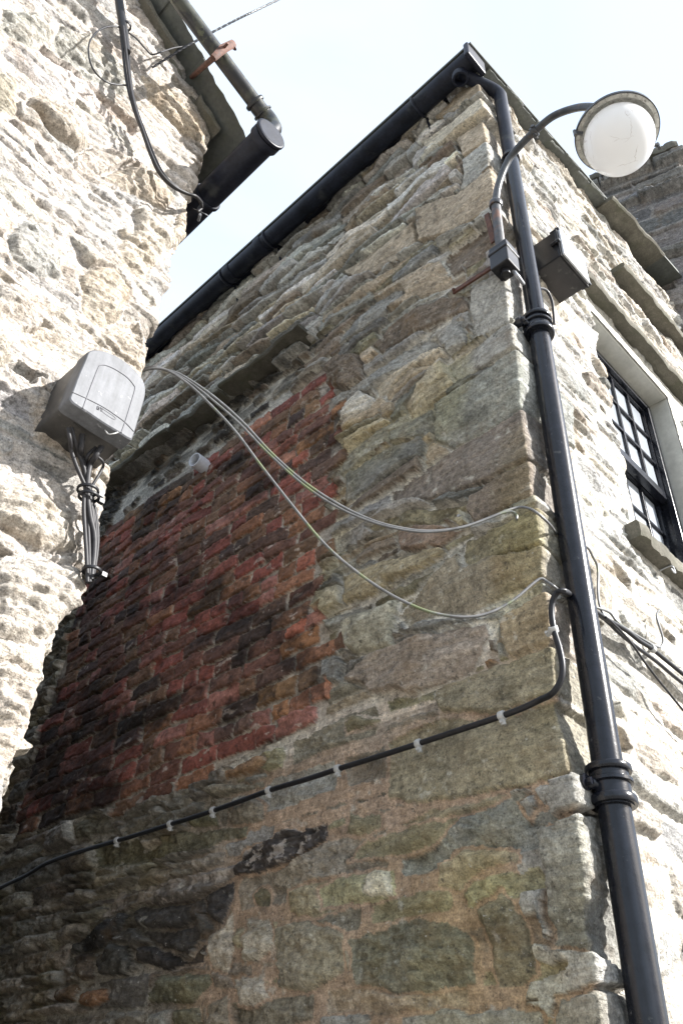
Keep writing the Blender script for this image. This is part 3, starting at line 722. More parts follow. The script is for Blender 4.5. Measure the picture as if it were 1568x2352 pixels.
add_box(bm, (WX0 + fw, FY, WZ1 - fw), (WX1 - fw, FY + .09, WZ1 - .003)); add_box(bm, (WX0 + fw, FY, WZ0 + .006), (WX1 - fw, FY + .09, WZ0 + fw))
add_box(bm, (WX1 - fw - .02, FY - .012, WZ0 + .06), (WX1 - fw + .01, FY + .02, WZ1 - .06)); add_box(bm, (WX0 + fw, FY - .012, WZ1 - fw - .02), (WX1 - fw - .025, FY + .02, WZ1 - fw + .01))
wpart('frame', bm, 'blackpaint', .004)
ZM = 4.38
def sash(name, z0, z1, y, bot):
    x0, x1 = WX0 + fw, WX1 - fw; bm = bmesh.new(); r = .032
    add_box(bm, (x0, y, z0), (x1, y + .04, z0 + bot)); add_box(bm, (x0, y, z1 - r), (x1, y + .04, z1))
    add_box(bm, (x0, y + .001, z0 + bot), (x0 + r, y + .039, z1 - r)); add_box(bm, (x1 - r, y + .001, z0 + bot), (x1, y + .039, z1 - r))
    a, b = x0 + r, x1 - r; c, d = z0 + bot, z1 - r
    for i in range(1, 4):
        x = a + (b - a) * i / 4; add_box(bm, (x - .008, y + .004, c), (x + .008, y + .03, d))
    for i in range(1, 3):
        zz = c + (d - c) * i / 3
        for q in range(4):
            xa = a + (b - a) * q / 4 + .008; xb = a + (b - a) * (q + 1) / 4 - .008
            add_box(bm, (xa, y + .006, zz - .008), (xb, y + .028, zz + .008))
    s_ = wpart(name, bm, 'blackpaint', .002)
    for i in range(4):
        for j in range(3):
            xa = a + (b - a) * i / 4 + .007; xb = a + (b - a) * (i + 1) / 4 - .007; za = c + (d - c) * j / 3 + .007; zb = c + (d - c) * (j + 1) / 3 - .007
            bm = bmesh.new(); t = random.uniform(-.004, .004); t2 = random.uniform(-.003, .003)
            vs = [bm.verts.new(v) for v in ((xa, y + .02 + t, za), (xb, y + .02, za), (xb, y + .02 + t2, zb), (xa, y + .02 + t + t2, zb))]
            bm.faces.new(vs)
            p = wpart('pane', bm, 'sky_glass', None, s_)
sash('upper_sash', ZM - .02, WZ1 - fw - .005, FY + .012, .05)
sash('lower_sash', WZ0 + fw + .005, ZM + .015, FY + .056, .07)

# ================================================================== LEFT BUILDING
XL, YL = float(CAM[0] + .443 * 1.7), float(CAM[1] + 1.7)
lb = empty('stone_cottage', (XL, YL, 0), 'sunlit rubble stone gable wall in the left foreground carrying the grey junction box', 'building')
Sl = Sheet((XL, YL), (0, 1), (-1, 0), grid((-2.6, -1.25, .02), (-1.25, .10, .0042), (.10, 1.2, .02), (1.2, 6.5, .06)), grid((0, 1.7, .04), (1.7, 6.7, .0048)), R=.05, seed=71)
Sl.C[:] = (.38, .35, .31)
Sl.C *= (1 + .15 * fbm(60, Sl.SS / .2, Sl.ZZ / .2, 4))[..., None]
Sl.H += fbm(61, Sl.SS / .35, Sl.ZZ / .3, 3) * .022 + fbm(62, Sl.SS / .12, Sl.ZZ / .1, 5, .62) * .012 + np.clip(Sl.strata, -1, .3) * .003 + Sl.n3 * .002
Hb = Sl.H.copy()
def on_left(pts):
    r = []
    for p in pts:
        v = at(p, 1, YL - .02); s = -(XL - v.x); r.append((max(min(s, 1.), -2.4) if s < 0 else s, v.z))
    return r
TL_ = lambda pts, h, c, **kw: Sl.stone(on_left(pts), h * .6, c, first=True, gap=.012, **{**dict(edge=.05, rough=.9, strat=1.0), **kw})
LS = [(.34, .31, .26), (.31, .30, .27), (.38, .34, .28), (.27, .27, .255), (.36, .31, .24)]
for pts, h, c in [
    ([(190, 640), (235, 605), (290, 615), (310, 660), (290, 735), (230, 760), (195, 715)], .05, (.36, .3, .2)),
    ([(20, 540), (70, 500), (140, 520), (165, 570), (150, 640), (90, 630), (40, 600)], .05, (.3, .31, .28)),
    ([(300, 380), (360, 400), (430, 455), (400, 480), (310, 440), (250, 400)], .04, (.37, .3, .2)),
    ([(330, 170), (400, 200), (470, 280), (480, 330), (420, 300), (350, 230)], .05, (.42, .33, .2)),
    ([(100, 200), (180, 260), (230, 330), (200, 350), (130, 310), (80, 240)], .06, (.33, .28, .2)),
    ([(0, 150), (60, 190), (40, 260), (-30, 230)], .04, (.3, .27, .18)),
    ([(220, 330), (330, 370), (400, 430), (340, 440), (260, 420), (190, 380)], .03, (.37, .31, .24)),
    ([(140, 60), (230, 90), (320, 190), (290, 220), (200, 170), (120, 110)], .05, (.3, .3, .25)),
    ([(20, 20), (90, 30), (130, 90), (80, 110), (10, 70)], .04, (.28, .28, .23)),
    ([(320, 470), (400, 500), (430, 560), (390, 590), (320, 540)], .05, (.38, .33, .24)),
    ([(290, 520), (350, 560), (380, 610), (330, 640), (280, 590)], .04, (.4, .33, .22)),
    ([(110, 870), (230, 960), (250, 1040), (230, 1110), (160, 1040), (90, 1000)], .03, (.36, .29, .2)),
    ([(10, 1100), (80, 1110), (180, 1180), (200, 1260), (100, 1260), (0, 1200)], .05, (.42, .37, .28)),
    ([(0, 1290), (90, 1270), (195, 1300), (190, 1400), (120, 1490), (0, 1450)], .06, (.4, .36, .29)),
    ([(0, 1520), (60, 1510), (120, 1545), (90, 1680), (40, 1790), (0, 1750)], .05, (.42, .36, .28)),
    ([(0, 1760), (60, 1770), (55, 1850), (20, 1930), (-20, 1900)], .04, (.26, .26, .25)),
    ([(230, 760), (330, 740), (350, 790), (335, 850), (280, 810)], .03, (.4, .34, .26)),
    ([(0, 760), (40, 770), (50, 830), (20, 850), (-20, 820)], .05, (.36, .31, .22)),
    ([(0, 640), (60, 650), (120, 690), (100, 740), (30, 720), (-10, 700)], .03, (.36, .32, .26)),
    ([(400, 560), (440, 480), (460, 440), (490, 470), (450, 560), (420, 610)], .03, (.4, .33, .22)),
]: TL_(pts, h, c)
Sl.rows(-2.6, .5, 1.5, 6.7, (.07, .2), (.15, .5), (.0, .016), LS, edge=.03, rough=.55, strat=.7, split=.25, gap=.012, jit=.8)
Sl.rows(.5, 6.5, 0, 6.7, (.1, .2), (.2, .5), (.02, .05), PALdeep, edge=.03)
Sl.H += Hb * .3
soak = np.clip(fbm(66, Sl.SS / .4, Sl.ZZ / .5, 4) * 1.5 + .2, 0, 1)
Sl.C *= (1 - soak[..., None] * np.array([.10, .14, .22]))
# gable slope
PITCH = .92
ZE = 5.06
def rl(x): return ZE + (XL - x) * PITCH          # underside height of roof at x
xs = XL + np.where(Sl.SS < 0, Sl.SS, 0)
keepz = lambda s, z: z > (ZE + np.where(s < 0, -s, 0) * PITCH) + .03
lum = Sl.C.mean(-1, keepdims=True); Sl.C = (Sl.C * .62 + lum * .38) * np.array([1.04, 1.0, .97]) * 1.06
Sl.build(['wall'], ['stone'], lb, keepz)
bm = bmesh.new(); add_box(bm, (XL - 2.5, YL + .3, 0), (XL - .25, YL + 6.2, 4.9)); link('inner_core', bm, 'room', lb, smooth=False)
# slates of the gable verge and the eave over the passage
def sl_run(name, x0, x1, y0, y1, th, m, seed, dz=0.0, jo=.008):
    r = random.Random(seed); bm = bmesh.new(); n = max(4, int((x1 - x0) / .02)); rows = []
    e = 0
    for i in range(n + 1):
        x = x0 + (x1 - x0) * i / n; z = ZE + (XL - x) * PITCH + dz; e = e * .5 + r.uniform(-jo, jo)
        rows.append([bm.verts.new(v) for v in ((x, y0 + e, z), (x, y1, z), (x, y1, z + th), (x, y0 + e + .003, z + th))])
    for a, b in zip(rows, rows[1:]):
        for k in range(4): bm.faces.new((a[k], a[(k + 1) % 4], b[(k + 1) % 4], b[k]))
    bm.faces.new(rows[0]); bm.faces.new(rows[-1][::-1])
    return link(name, bm, m, lb, autos=30)
xe = -.975; k = 0
x = xe
while x > -2.6:
    w_ = random.uniform(.19, .27)
    sl_run('roof_slate', x - w_ - .03, x, YL - .10 - random.uniform(0, .03), YL + 2.2, .012, 'slate', 200 + k, dz=.012 * (k % 2) + .004 * k, jo=.006)
    x -= w_; k += 1
# stones bedded under the slates along the wall top
xx = XL + .01; k = 0
while xx > -2.5:
    l_ = random.uniform(.09, .24); zz = rl(xx)
    rough_slab('bedding_stone', (xx, YL + .05, zz - .05), (xx - l_, YL + .05, zz - .05 + l_ * PITCH * random.uniform(.8, 1.0)), (0, -.055 - random.uniform(0, .06), 0), (0, 0, random.uniform(.02, .045)), 'pale_stone', lb, nseg=5, jo=.014, jz=.008, seed=300 + k)
    xx -= l_ * .95; k += 1

# ================================================================== TOWER BEHIND
t0 = np.array([2.32, .0]); td = np.array([-.297, .955]); td /= np.linalg.norm(td)
A3 = (t0[0], t0[1], 0); B3 = (t0[0] + td[0], t0[1] + td[1], 0)
tw_c = atv((1548, 345), A3, B3); tw_l = atv((1362, 418), A3, B3)
tb = empty('grey_stone_tower', (tw_c.x, tw_c.y, 0), 'shaded grey stone block with stepped string courses rising behind the sunlit street wall', 'building')
ext = (tw_l - tw_c).dot(Vector((td[0], td[1], 0)))
ztop = tw_c.z
St = Sheet((tw_c.x, tw_c.y), td, (-td[1] * -1, td[0] * -1) if False else (td[1], -td[0]), grid((-1.5, -.05, .05), (-.05, 1.5, .009), (1.5, 3.0, .05)), grid((0, 5.5, .1), (5.5, ztop + .02, .009)), R=.03, seed=131)
St.C[:] = (.235, .22, .205)
def tz_(p): return atv(p, A3, B3)
for (pa, pb, pr, th) in (((1386, 458), (1529, 358), .10, .09), ((1432, 496), (1568, 419), .09, .05), ((1502, 612), (1568, 568), .07, .06)):
    a = tz_(pa); b = tz_(pb); zb = (a.z + b.z) / 2
    s = -.4
    while s < 3:
        l = random.uniform(.4, .8); St.stone([(s, zb), (s + l - .004, zb), (s + l - .004, zb + th), (s, zb + th)], pr, pick([(.2, .19, .17), (.17, .165, .15)]), edge=.01, rough=.6, strat=1.5, first=True, tilt=(0, 0)); s += l
St.rows(-1.5, 3, 5.4, ztop + .1, (.12, .26), (.3, .9), (.0, .02), [(.18, .17, .16), (.155, .15, .148), (.2, .185, .165), (.135, .13, .128), (.23, .205, .19)], edge=.012, rough=.5, strat=.7, split=.2, kv=.3)
St.build(['wall'], ['stone'], tb)
u3 = Vector((td[0], td[1], 0)); n3 = Vector((-td[1], td[0], 0))
# coping
cA = Vector((tw_c.x, tw_c.y, ztop)) - u3 * .03
rough_slab('coping', cA - Vector((0, 0, .05)), cA + u3 * (ext + .05) - Vector((0, 0, .05)), n3 * .07, (0, 0, .09), 'pale_stone', tb, nseg=40, jo=.008, jz=.008, seed=51)
kk = tz_((1432, 395)); c2 = Vector((kk.x, kk.y, ztop + .04))
rough_slab('upper_coping', c2 - n3 * .35, c2 - n3 * .35 + u3 * .5, n3 * .12, (0, 0, .12), 'pale_stone', tb, nseg=20, jo=.01, jz=.01, seed=52)
hkp = tz_((1458, 520))
bk = obox('wall_bracket', hkp + n3 * .03, u3 * .03, n3 * .035, Vector((0, 0, .006)), 'lead', None, .002)
tag(bk, 'small pale metal bracket on the shaded tower face', 'bracket')

# ================================================================== GUTTERS AND PIPES
def half_gutter(name, A, B, r, m, parent, n=14, th=.004, lip=True):
    """half-round gutter open upwards from A to B"""
    bm = bmesh.new(); A = Vector(A); B = Vector(B); t = (B - A).normalized(); sd = t.cross(Vector((0, 0, 1))).normalized()
    rings = []
    nl = 40
    for i in range(nl + 1):
        p = A.lerp(B, i / nl) + Vector((0, 0, math.sin(i * 1.3) * .0015)); ring = []
        for k in range(n + 1):
            a = math.pi * k / n; ring.append(bm.verts.new(p + sd * math.cos(a) * r - Vector((0, 0, 1)) * math.sin(a) * r))
        for k in range(n, -1, -1):
            a = math.pi * k / n; ring.append(bm.verts.new(p + sd * math.cos(a) * (r - th) - Vector((0, 0, 1)) * math.sin(a) * (r - th)))
        rings.append(ring)
    L = len(rings[0])
    for a, b in zip(rings, rings[1:]):
        for k in range(L): bm.faces.new((a[k], a[(k + 1) % L], b[(k + 1) % L], b[k]))
    for ring in (rings[0], rings[-1]):
        for k in range(n): bm.faces.new((ring[k], ring[k + 1], ring[L - 2 - k], ring[L - 1 - k]))
    return link(name, bm, m, parent, autos=50)
def ring_band(bm, c, t, r, w, a0=0, a1=2 * math.pi, th=.006, n=28):
    t = Vector(t).normalized(); up = Vector((0, 0, 1)) if abs(t.z) < .9 else Vector((1, 0, 0))
    x = (up - t * up.dot(t)).normalized(); y = t.cross(x)
    prof = [(-w / 2, r - th), (-w / 2, r + th * .6), (-w / 2 + w * .15, r + th), (w / 2 - w * .15, r + th), (w / 2, r + th * .6), (w / 2, r - th)]
    full = abs(a1 - a0 - 2 * math.pi) < 1e-6; rings = []
    for i in range(n + (0 if full else 1)):
        a = a0 + (a1 - a0) * i / n; d = x * math.cos(a) + y * math.sin(a)
        rings.append([bm.verts.new(Vector(c) + t * q + d * rr) for q, rr in prof])
    m = len(rings)
    for i in range(m if full else m - 1):
        a, b = rings[i], rings[(i + 1) % m]
        for k in range(6): bm.faces.new((a[k], a[(k + 1) % 6], b[(k + 1) % 6], b[k]))

g = empty('eaves_gutter', (-.1, 0, 6.27), 'long black half-round gutter along the eave above the brick infill', 'gutter')
GZ = 6.285; GX = -.105
half_gutter('channel', (GX, -.05, GZ), (GX, 6.9, GZ + .0), .058, 'blackplastic', g)
for yy in (1.62, 1.93, 3.4):
    bm = bmesh.new(); ring_band(bm, (GX, yy, GZ), (0, 1, 0), .060, .06, math.pi / 2, math.pi * 1.5, .006); link('joint', bm, 'blackplastic', g)
for yy in (.32, 1.55, 1.98, 2.9):
    bm = bmesh.new(); pts = [Vector((GX + math.cos(a) * .064, yy, GZ + math.sin(a) * .064)) for a in [math.pi + math.pi * i / 12 for i in range(13)]]
    pts = pts + [Vector((.0, yy, GZ + .02))]
    add_tube(bm, pts, .008, 6); pb = [Vector((GX + .075, yy, GZ - .02)), Vector((GX + .10, yy, GZ - .10)), Vector((.02, yy, GZ - .15))]; add_tube(bm, pb, .008, 6); link('bracket', bm, 'blackplastic', g)
bm = bmesh.new()       # stop end with its deeper block
add_box(bm, (GX - .072, -.075, GZ - .075), (GX + .085, -.045, GZ + .055)); link('stop_end', bm, 'blackplastic', g, smooth=False, bevel=.008)
bm = bmesh.new(); add_box(bm, (-.028, -.04, GZ + .03), (-.003, 6.9, GZ + .11)); link('fascia_board', bm, 'blackplastic', g, smooth=False, bevel=.004)

dp = empty('downpipe', (.09, -.075, 0), 'black cast iron drainpipe with socket collars running down the sunlit corner', 'drainpipe')
DX, DY, DR = .088, -.078, .0395
e1 = at((1145, 212), 1, DY); e0 = Vector((GX, .035, e1.z + .085))
bm = bmesh.new()
P_ = [Vector((GX, .035, GZ - .04)), Vector((GX, .035, e0.z + .04)), Vector((GX + .012, .03, e0.z)), Vector((DX - .02, DY + .012, e1.z + .015)), Vector((DX, DY, e1.z - .03)), Vector((DX, DY, 5.45))]
Q_ = []
for i, p in enumerate(P_):
    if 0 < i < len(P_) - 1 and i in (2, 3):
        a = p + (P_[i - 1] - p).normalized() * .03; b = p + (P_[i + 1] - p).normalized() * .03
        Q_ += [a, (a + b + p * 2) / 4, b]
    else: Q_.append(p)
add_tube(bm, Q_, .034, 24); link('swan_neck', bm, 'blackplastic', dp, autos=50)
bm = bmesh.new(); ring_band(bm, (GX, .035, GZ - .085), (0, 0, 1), .037, .05); link('collar', bm, 'blackplastic', dp)
bm = bmesh.new(); add_tube(bm, [(DX, DY, 5.5), (DX, DY, 5.45)], .036, 24); add_tube(bm, [(DX, DY, 5.5), (DX, DY, 4.22)], .036, 28); link('pipe', bm, 'blackpaint', dp, autos=50)
bm = bmesh.new(); ring_band(bm, (DX, DY, 5.47), (0, 0, 1), .0375, .014); link('collar', bm, 'blackpaint', dp)
c1 = at((1226, 745), 1, DY).z
c2z = at((1405, 1812), 1, DY).z
bm = bmesh.new(); add_tube(bm, [(DX, DY, c1), (DX - .012, DY, c2z)], .0395, 32); link('pipe', bm, 'blackpaint', dp, autos=50)
c2z = at((1405, 1812), 1, DY).z
bm = bmesh.new(); add_tube(bm, [(DX - .012, DY, c2z), (DX - .012, DY, .05)], .0405, 32); link('pipe', bm, 'blackpaint', dp, autos=50)
def socket(z, x):
    bm = bmesh.new()
    add_tube(bm, [(x, DY, z - .05), (x, DY, z + .05)], .049, 32)
    ring_band(bm, (x, DY, z + .045), (0, 0, 1), .052, .018); ring_band(bm, (x, DY, z + .012), (0, 0, 1), .051, .012); ring_band(bm, (x, DY, z - .035), (0, 0, 1), .053, .022)
    s = link('socket_collar', bm, 'blackpaint', dp, autos=45)
    for sx in (-1, 1):
        bm = bmesh.new()
        add_tube(bm, [(x + sx * .02, DY + .02, z), (x + sx * .055, DY + .02, z), (x + sx * .072, -.02, z)], [.02, .014, .016], 10)
        add_tube(bm, [(x + sx * .072, -.055, z), (x + sx * .072, -.0, z)], .021, 12); add_tube(bm, [(x + sx * .072, -.068, z), (x + sx * .072, -.05, z)], .010, 6)
        link('fixing_ear', bm, 'blackpaint', dp, autos=45)
socket(c1, DX - .002); socket(c2z, DX - .012)

# left eave gutter of the cottage, seen end on
lg = empty('cottage_gutter', (-.97, .38, 4.77), 'thick black gutter with a capped end sticking out past the left gable corner', 'gutter')
LX, LZ, LR = -.968, 4.775, .056
bm = bmesh.new(); add_tube(bm, [(LX, .395, LZ), (LX, 1.5, LZ), (LX, 6.5, LZ)], LR, 28); link('channel', bm, 'blackplastic', lg, autos=50)
bm = bmesh.new(); ring_band(bm, (LX, .40, LZ), (0, 1, 0), LR + .003, .035); ring_band(bm, (LX, .37, LZ), (0, 1, 0), LR + .006, .014)
add_tube(bm, [(LX, .362, LZ), (LX, .38, LZ)], LR + .004, 28); link('stop_end', bm, 'blackplastic', lg, autos=50)
bm = bmesh.new(); ring_band(bm, (LX, .765, LZ), (0, 1, 0), LR + .002, .02); link('joint', bm, 'blackplastic', lg)
# rusty iron strap cradling the gutter
rp_ = [at(p, 0, q) for p, q in (((470, 425), -1.01), ((480, 436), -.99), ((500, 440), -.96), ((520, 435), -.93), ((535, 427), -.91))]
tube('strap', rp_, .005, 'rust', lg, n=6, smoothpts=4); tube('strap', [at((484, 437), 0, -.98), at((499, 450), 0, -.95)], .004, 'rust', lg, n=6)
zb = [at(p, 0, -.99) for p in ((447, 480), (475, 493), (458, 500))]
b_ = obox('galvanised_bracket', (zb[0] + zb[1]) / 2, (zb[1] - zb[0]) / 2, Vector((.0, .012, .02)), Vector((.006, 0, .003)), 'lead', lg, .001)
tube('bolt', [at((460, 492), 0, -.98), at((456, 506), 0, -.96)], .006, 'lead', lg, n=8)

# overflow pipe feeding the gutter end
op = empty('overflow_pipe', (-.97, .4, 4.9), 'mossy black pipe slanting along the gable top and elbowing down onto the gutter end', 'pipe')
py = .43
pp = [at((330, -120), 1, py), at((420, 15), 1, py), at((500, 122), 1, py), at((600, 256), 1, py)]
bm = bmesh.new(); add_tube(bm, pp, .031, 20)
link('pipe', bm, 'mossypipe', op, autos=50)
el = [pp[-1] + (pp[-2] - pp[-1]).normalized() * .05, pp[-1], pp[-1] + Vector((.035, -.004, -.012)), pp[-1] + Vector((.058, -.01, -.045)), pp[-1] + Vector((.062, -.015, -.085)), Vector((LX - .002, .42, LZ + .03))]
el = catmull(el, 5)
bm = bmesh.new(); add_tube(bm, el, .034, 20); d_ = (pp[-1] - pp[-2]).normalized()
ring_band(bm, el[1], d_, .036, .016); ring_band(bm, el[6], d_, .036, .010); link('elbow', bm, 'mossypipe', op, autos=45)
r0 = at((435, 182), 1, YL); r1 = at((490, 133), 1, py - .035); r2 = at((512, 112), 1, py - .06); r3 = at((536, 100), 1, py - .05)
rb = empty('rusty_pipe_holder', r0, 'rusty iron holdfast reaching from the gable to the slanting mossy pipe', 'bracket')
tube('shank', [r0, r0.lerp(r1, .5), r1], [.010, .011, .013], 'rust', rb, n=7)
tube('clamp', [r1, r2, r3, r3 + Vector((.01, 0, -.03))], [.014, .018, .017, .012], 'rust', rb, n=7, flat=.6)
tube('bolt', [r2 + Vector((0, -.03, 0)), r2 + Vector((0, .02, 0))], .006, 'rust', rb, n=6)

# ================================================================== CABLES
def cable(name, pts, r, m, label, cat='cable', group=None, sp=8, n=10):
    o = tube(name, pts, r, m, None, n=n, smoothpts=sp); return tag(o, label, cat, group)
S0 = (CAM[0] + .447 * 1.79, CAM[1] + 1.79); E0 = (-.115, .0)
av = lambda pts: [atv(p, S0, E0) for p in pts]
bx = Vector((0, .12, .02))
c = av([(335, 848), (395, 853), (440, 875), (500, 918), (560, 972), (625, 1042), (700, 1108), (780, 1160), (860, 1197), (940, 1216), (1000, 1219), (1060, 1211), (1120, 1191), (1160, 1174), (1195, 1165)])
cable('drop_wire', [c[0] + Vector((-.05, .15, .0))] + c + [at((1225, 1173), 0, -.10), at((1262, 1205), 1, -.075), at((1290, 1240), 1, -.02), at((1343, 1254), 1, -.045), at((1361, 1280), 1, -.045), at((1372, 1307), 1, -.04), at((1372, 1356), 1, -.04), at((1376, 1390), 1, -.045), at((1386, 1415), 1, -.05)], .0042, 'cablepale', 'upper overhead wire of the closely paired strands, ending at the corner pipe', 'wire')
c = av([(335, 845), (380, 849), (430, 874), (480, 912), (545, 968), (615, 1040), (695, 1112), (775, 1165), (860, 1201), (940, 1219), (1000, 1221), (1070, 1209), (1130, 1186), (1170, 1175), (1185, 1182), (1186, 1192)])
cable('drop_wire', [c[0] + Vector((-.05, .15, .0))] + c, .0038, 'cablepale', 'greenish overhead wire twinned under the upper strand, ending in a small hook on the quoin', 'wire')
c = av([(335, 850), (380, 850), (430, 880), (480, 926), (540, 990), (600, 1070), (680, 1172), (740, 1244), (800, 1299), (880, 1356), (960, 1396), (1020, 1413), (1080, 1417), (1130, 1405), (1180, 1377), (1225, 1339), (1242, 1329), (1255, 1336)])
cable('drop_wire', [c[0] + Vector((-.05, .15, .0))] + c + [at((1275, 1350), 1, -.075), at((1312, 1383), 1, -.03), at((1370, 1396), 1, -.05), at((1400, 1408), 1, -.05), at((1419, 1431), 1, -.055), at((1470, 1465), 1, -.055), at((1507, 1485), 1, -.055), at((1518, 1483), 1, -.055), at((1521, 1466), 1, -.06), at((1507, 1417), 1, -.06), at((1512, 1402), 1, -.05)], .0042, 'cablepale', 'lowest overhead wire, sagging by itself across the brick infill to the quoins', 'wire')
# cable clipped along the foot of the infill
pts = [(-60, 2075), (0, 2040), (60, 2011), (110, 1982), (180, 1957), (290, 1925), (380, 1897), (490, 1862), (620, 1815), (700, 1791), (780, 1765), (870, 1737), (960, 1708), (1060, 1675), (1150, 1645), (1200, 1626), (1240, 1607)]
P3 = [at(p, 0, -.05) for p in pts] + [at(p, 0, -.07) for p in ((1268, 1592), (1287, 1562), (1291, 1530), (1284, 1490), (1272, 1450), (1266, 1410), (1269, 1378), (1280, 1360), (1296, 1358))] + [at((1315, 1370), 1, -.035), at((1345, 1385), 1, -.04)]
mc_ = empty('clipped_cable', P3[1], 'thick black cable clipped across the shaded stonework just below the brick infill', 'cable')
tube('sheath', P3, .0085, 'cable', mc_, n=12, smoothpts=6)
for (p, q) in (((1152, 1644), (1100, 1662)), ((961, 1708), (900, 1728)), ((776, 1766), (720, 1785)), ((618, 1816), (560, 1837)), ((490, 1862), (440, 1878)), ((392, 1893), (350, 1907)), ((270, 1931), (220, 1946)), ((1270, 1446), (1277, 1470))):
    a = at(p, 0, -.052 if p[0] != 1270 else -.07); b = at(q, 0, -.052); t = (b - a).normalized()
    bm = bmesh.new(); ring_band(bm, a, t, .0105, .018, th=.003, n=16)
    dn = Vector((0, 0, -1)) if p[0] != 1270 else Vector((0, .7, -.2)).normalized()
    add_tube(bm, [a + dn * .008 + Vector((0, 0, 0)), a + dn * .024 + Vector((.004, 0, 0))], [.009, .007], 8); add_tube(bm, [a + dn * .019 + Vector((-.01, 0, 0)), a + dn * .019 + Vector((.012, 0, 0))], .0045, 8)
    link('clip', bm, 'clip', mc_, autos=40)
# cables along the street wall
sc_ = lambda pts, y: [at(p, 1, y) for p in pts]
cable('wall_cable', sc_([(1300, 1360), (1345, 1388), (1386, 1418), (1434, 1446), (1465, 1470), (1493, 1488), (1530, 1518), (1568, 1549), (1640, 1610)], -.055), .0075, 'cable', 'upper of the two thick black cables on the sunlit wall right of the pipe', 'cable')
cable('wall_cable', sc_([(1320, 1378), (1386, 1421), (1420, 1453), (1458, 1484), (1507, 1520), (1551, 1557), (1620, 1610)], -.045), .0065, 'cable', 'lower of the two thick black cables on the sunlit wall right of the pipe', 'cable')
cable('wall_cable', sc_([(1390, 1418), (1405, 1430), (1444, 1471), (1478, 1519), (1505, 1555), (1532, 1588), (1568, 1632), (1620, 1690)], -.065), .0038, 'cable', 'thinnest black cable dropping steeply to the right edge below the thick pair', 'cable')
a = at((1497, 1490), 1, -.055); bm = bmesh.new(); ring_band(bm, a, at((1530, 1518), 1, -.055) - a, .0095, .02, th=.003, n=14); add_tube(bm, [a, a + Vector((0, .05, -.02))], .005, 8)
tag(link('cable_clip', bm, 'clip', None, autos=40), 'pale clip gripping the upper thick cable on the sunlit wall', 'clip')
# cables of the left gable
def off(pts, y, dx=0, dy=0): return [at((p[0] + dx, p[1] + dy), 1, y) for p in pts]
trunk = [(268, -40), (275, 10), (283, 60), (290, 120), (296, 170), (303, 215), (315, 262), (330, 305), (348, 355), (370, 398), (400, 428), (430, 444), (452, 452)]
sb = empty('cable_bunch', at((300, 215), 1, YL), 'bunch of dark cables hanging down the top of the sunlit gable to its corner', 'cables')
tube('sleeve', off(trunk[:4], YL - .075), .017, 'cable', sb, n=14, smoothpts=6)
for i, (dx, ym) in enumerate(((-5, -.075), (0, -.09), (4, -.07), (1, -.06))):
    pp_ = [(p[0] + dx * (1 + .5 * math.sin(j * .9 + i)), p[1] + dx * .3) for j, p in enumerate(trunk[2:])]
    tube('strand', off(pp_, YL + ym) + [at((464, 466 + 3 * i), 1, YL - .02), at((455, 480 + 2 * i), 0, XL + .03)], .0055, 'cablegrey' if i % 2 else 'cable', sb, n=8, smoothpts=6)
bm = bmesh.new(); ring_band(bm, at((289, 60), 1, YL - .075), Vector((.2, 0, -1)), .019, .012, th=.003); link('tie', bm, 'cable', sb)
cable('loop_wire', off([(277, 62), (250, 61), (225, 72), (207, 95), (204, 122), (211, 152), (228, 176), (252, 191), (280, 195), (300, 196)], YL - .07), .0032, 'cable', 'thin wire making a round loop left of the cable bunch')
cable('loose_wire', off([(296, 75), (315, 90), (335, 113), (350, 125), (375, 118), (400, 110), (425, 106), (440, 100)], YL - .08), .0032, 'cablegrey', 'thin grey wire running from the cable bunch to the twisted wire')
tA = at((350, 155), 1, YL - .03); tB = at((440, 100), 1, YL - .14); tC = at((540, 47), 1, YL - .20); tD = at((600, 18), 1, YL - .25); tE = at((700, -30), 1, YL - .30)
tp = catmull([tA, tB, tC, tD, tE], 60); bm = bmesh.new()
for ph in (0, math.pi):
    q = []
    for i, p in enumerate(tp):
        a = i * .42 + ph; q.append(p + Vector((math.cos(a) * .4, 0, math.sin(a))) * .0038)
    add_tube(bm, q, .0036, 6)
tag(link('twisted_wire', bm, 'cable', None, autos=60), 'dark twisted wire rising from the gable across the sky at the top', 'wire')

# ================================================================== JUNCTION BOX
ZK = .4677; zk = lambda x, y: ((150 + ZK * x) / 1.7417, (1300 + ZK * y) / 1.7417)
YF = YL - .17; YB = YL - .035
jb_o = empty('junction_box', at(zk(600, 1000), 1, YB), 'light grey plastic telephone junction box with rounded cover on the sunlit gable', 'junction box')
outl = [(425, 250), (440, 222), (480, 206), (560, 214), (630, 236), (700, 270), (770, 317), (830, 370), (885, 430), (918, 485), (932, 545), (925, 620), (890, 745), (855, 860), (822, 965), (800, 985), (700, 925), (560, 840), (420, 745), (320, 683), (288, 655), (275, 625), (300, 560), (345, 440), (390, 335)]
def shell(name, y0, y1, m, sc0=1.0, sc1=1.0, inset=0.0, front_round=.012):
    P0 = [at(zk(*p), 1, YF) for p in outl]; P0 = catmull(P0 + [P0[0]], 4)[:-1]
    c = sum(P0, Vector()) / len(P0); bm = bmesh.new(); rings = []
    for y, s in ([(y0 + front_round, sc0)] if not front_round else [(y0, sc0 * .955), (y0 + front_round * .25, sc0 * .985), (y0 + front_round, sc0)]) + [(y1, sc1)]:
        rings.append([bm.verts.new(Vector((c.x + (p.x - c.x) * s, y, c.z + (p.z - c.z) * s))) for p in P0])
    n = len(P0)
    for a, b in zip(rings, rings[1:]):
        for k in range(n): bm.faces.new((a[k], a[(k + 1) % n], b[(k + 1) % n], b[k]))
    bm.faces.new(rings[0]); bm.faces.new(rings[-1][::-1])
    return link(name, bm, m, jb_o, autos=30)
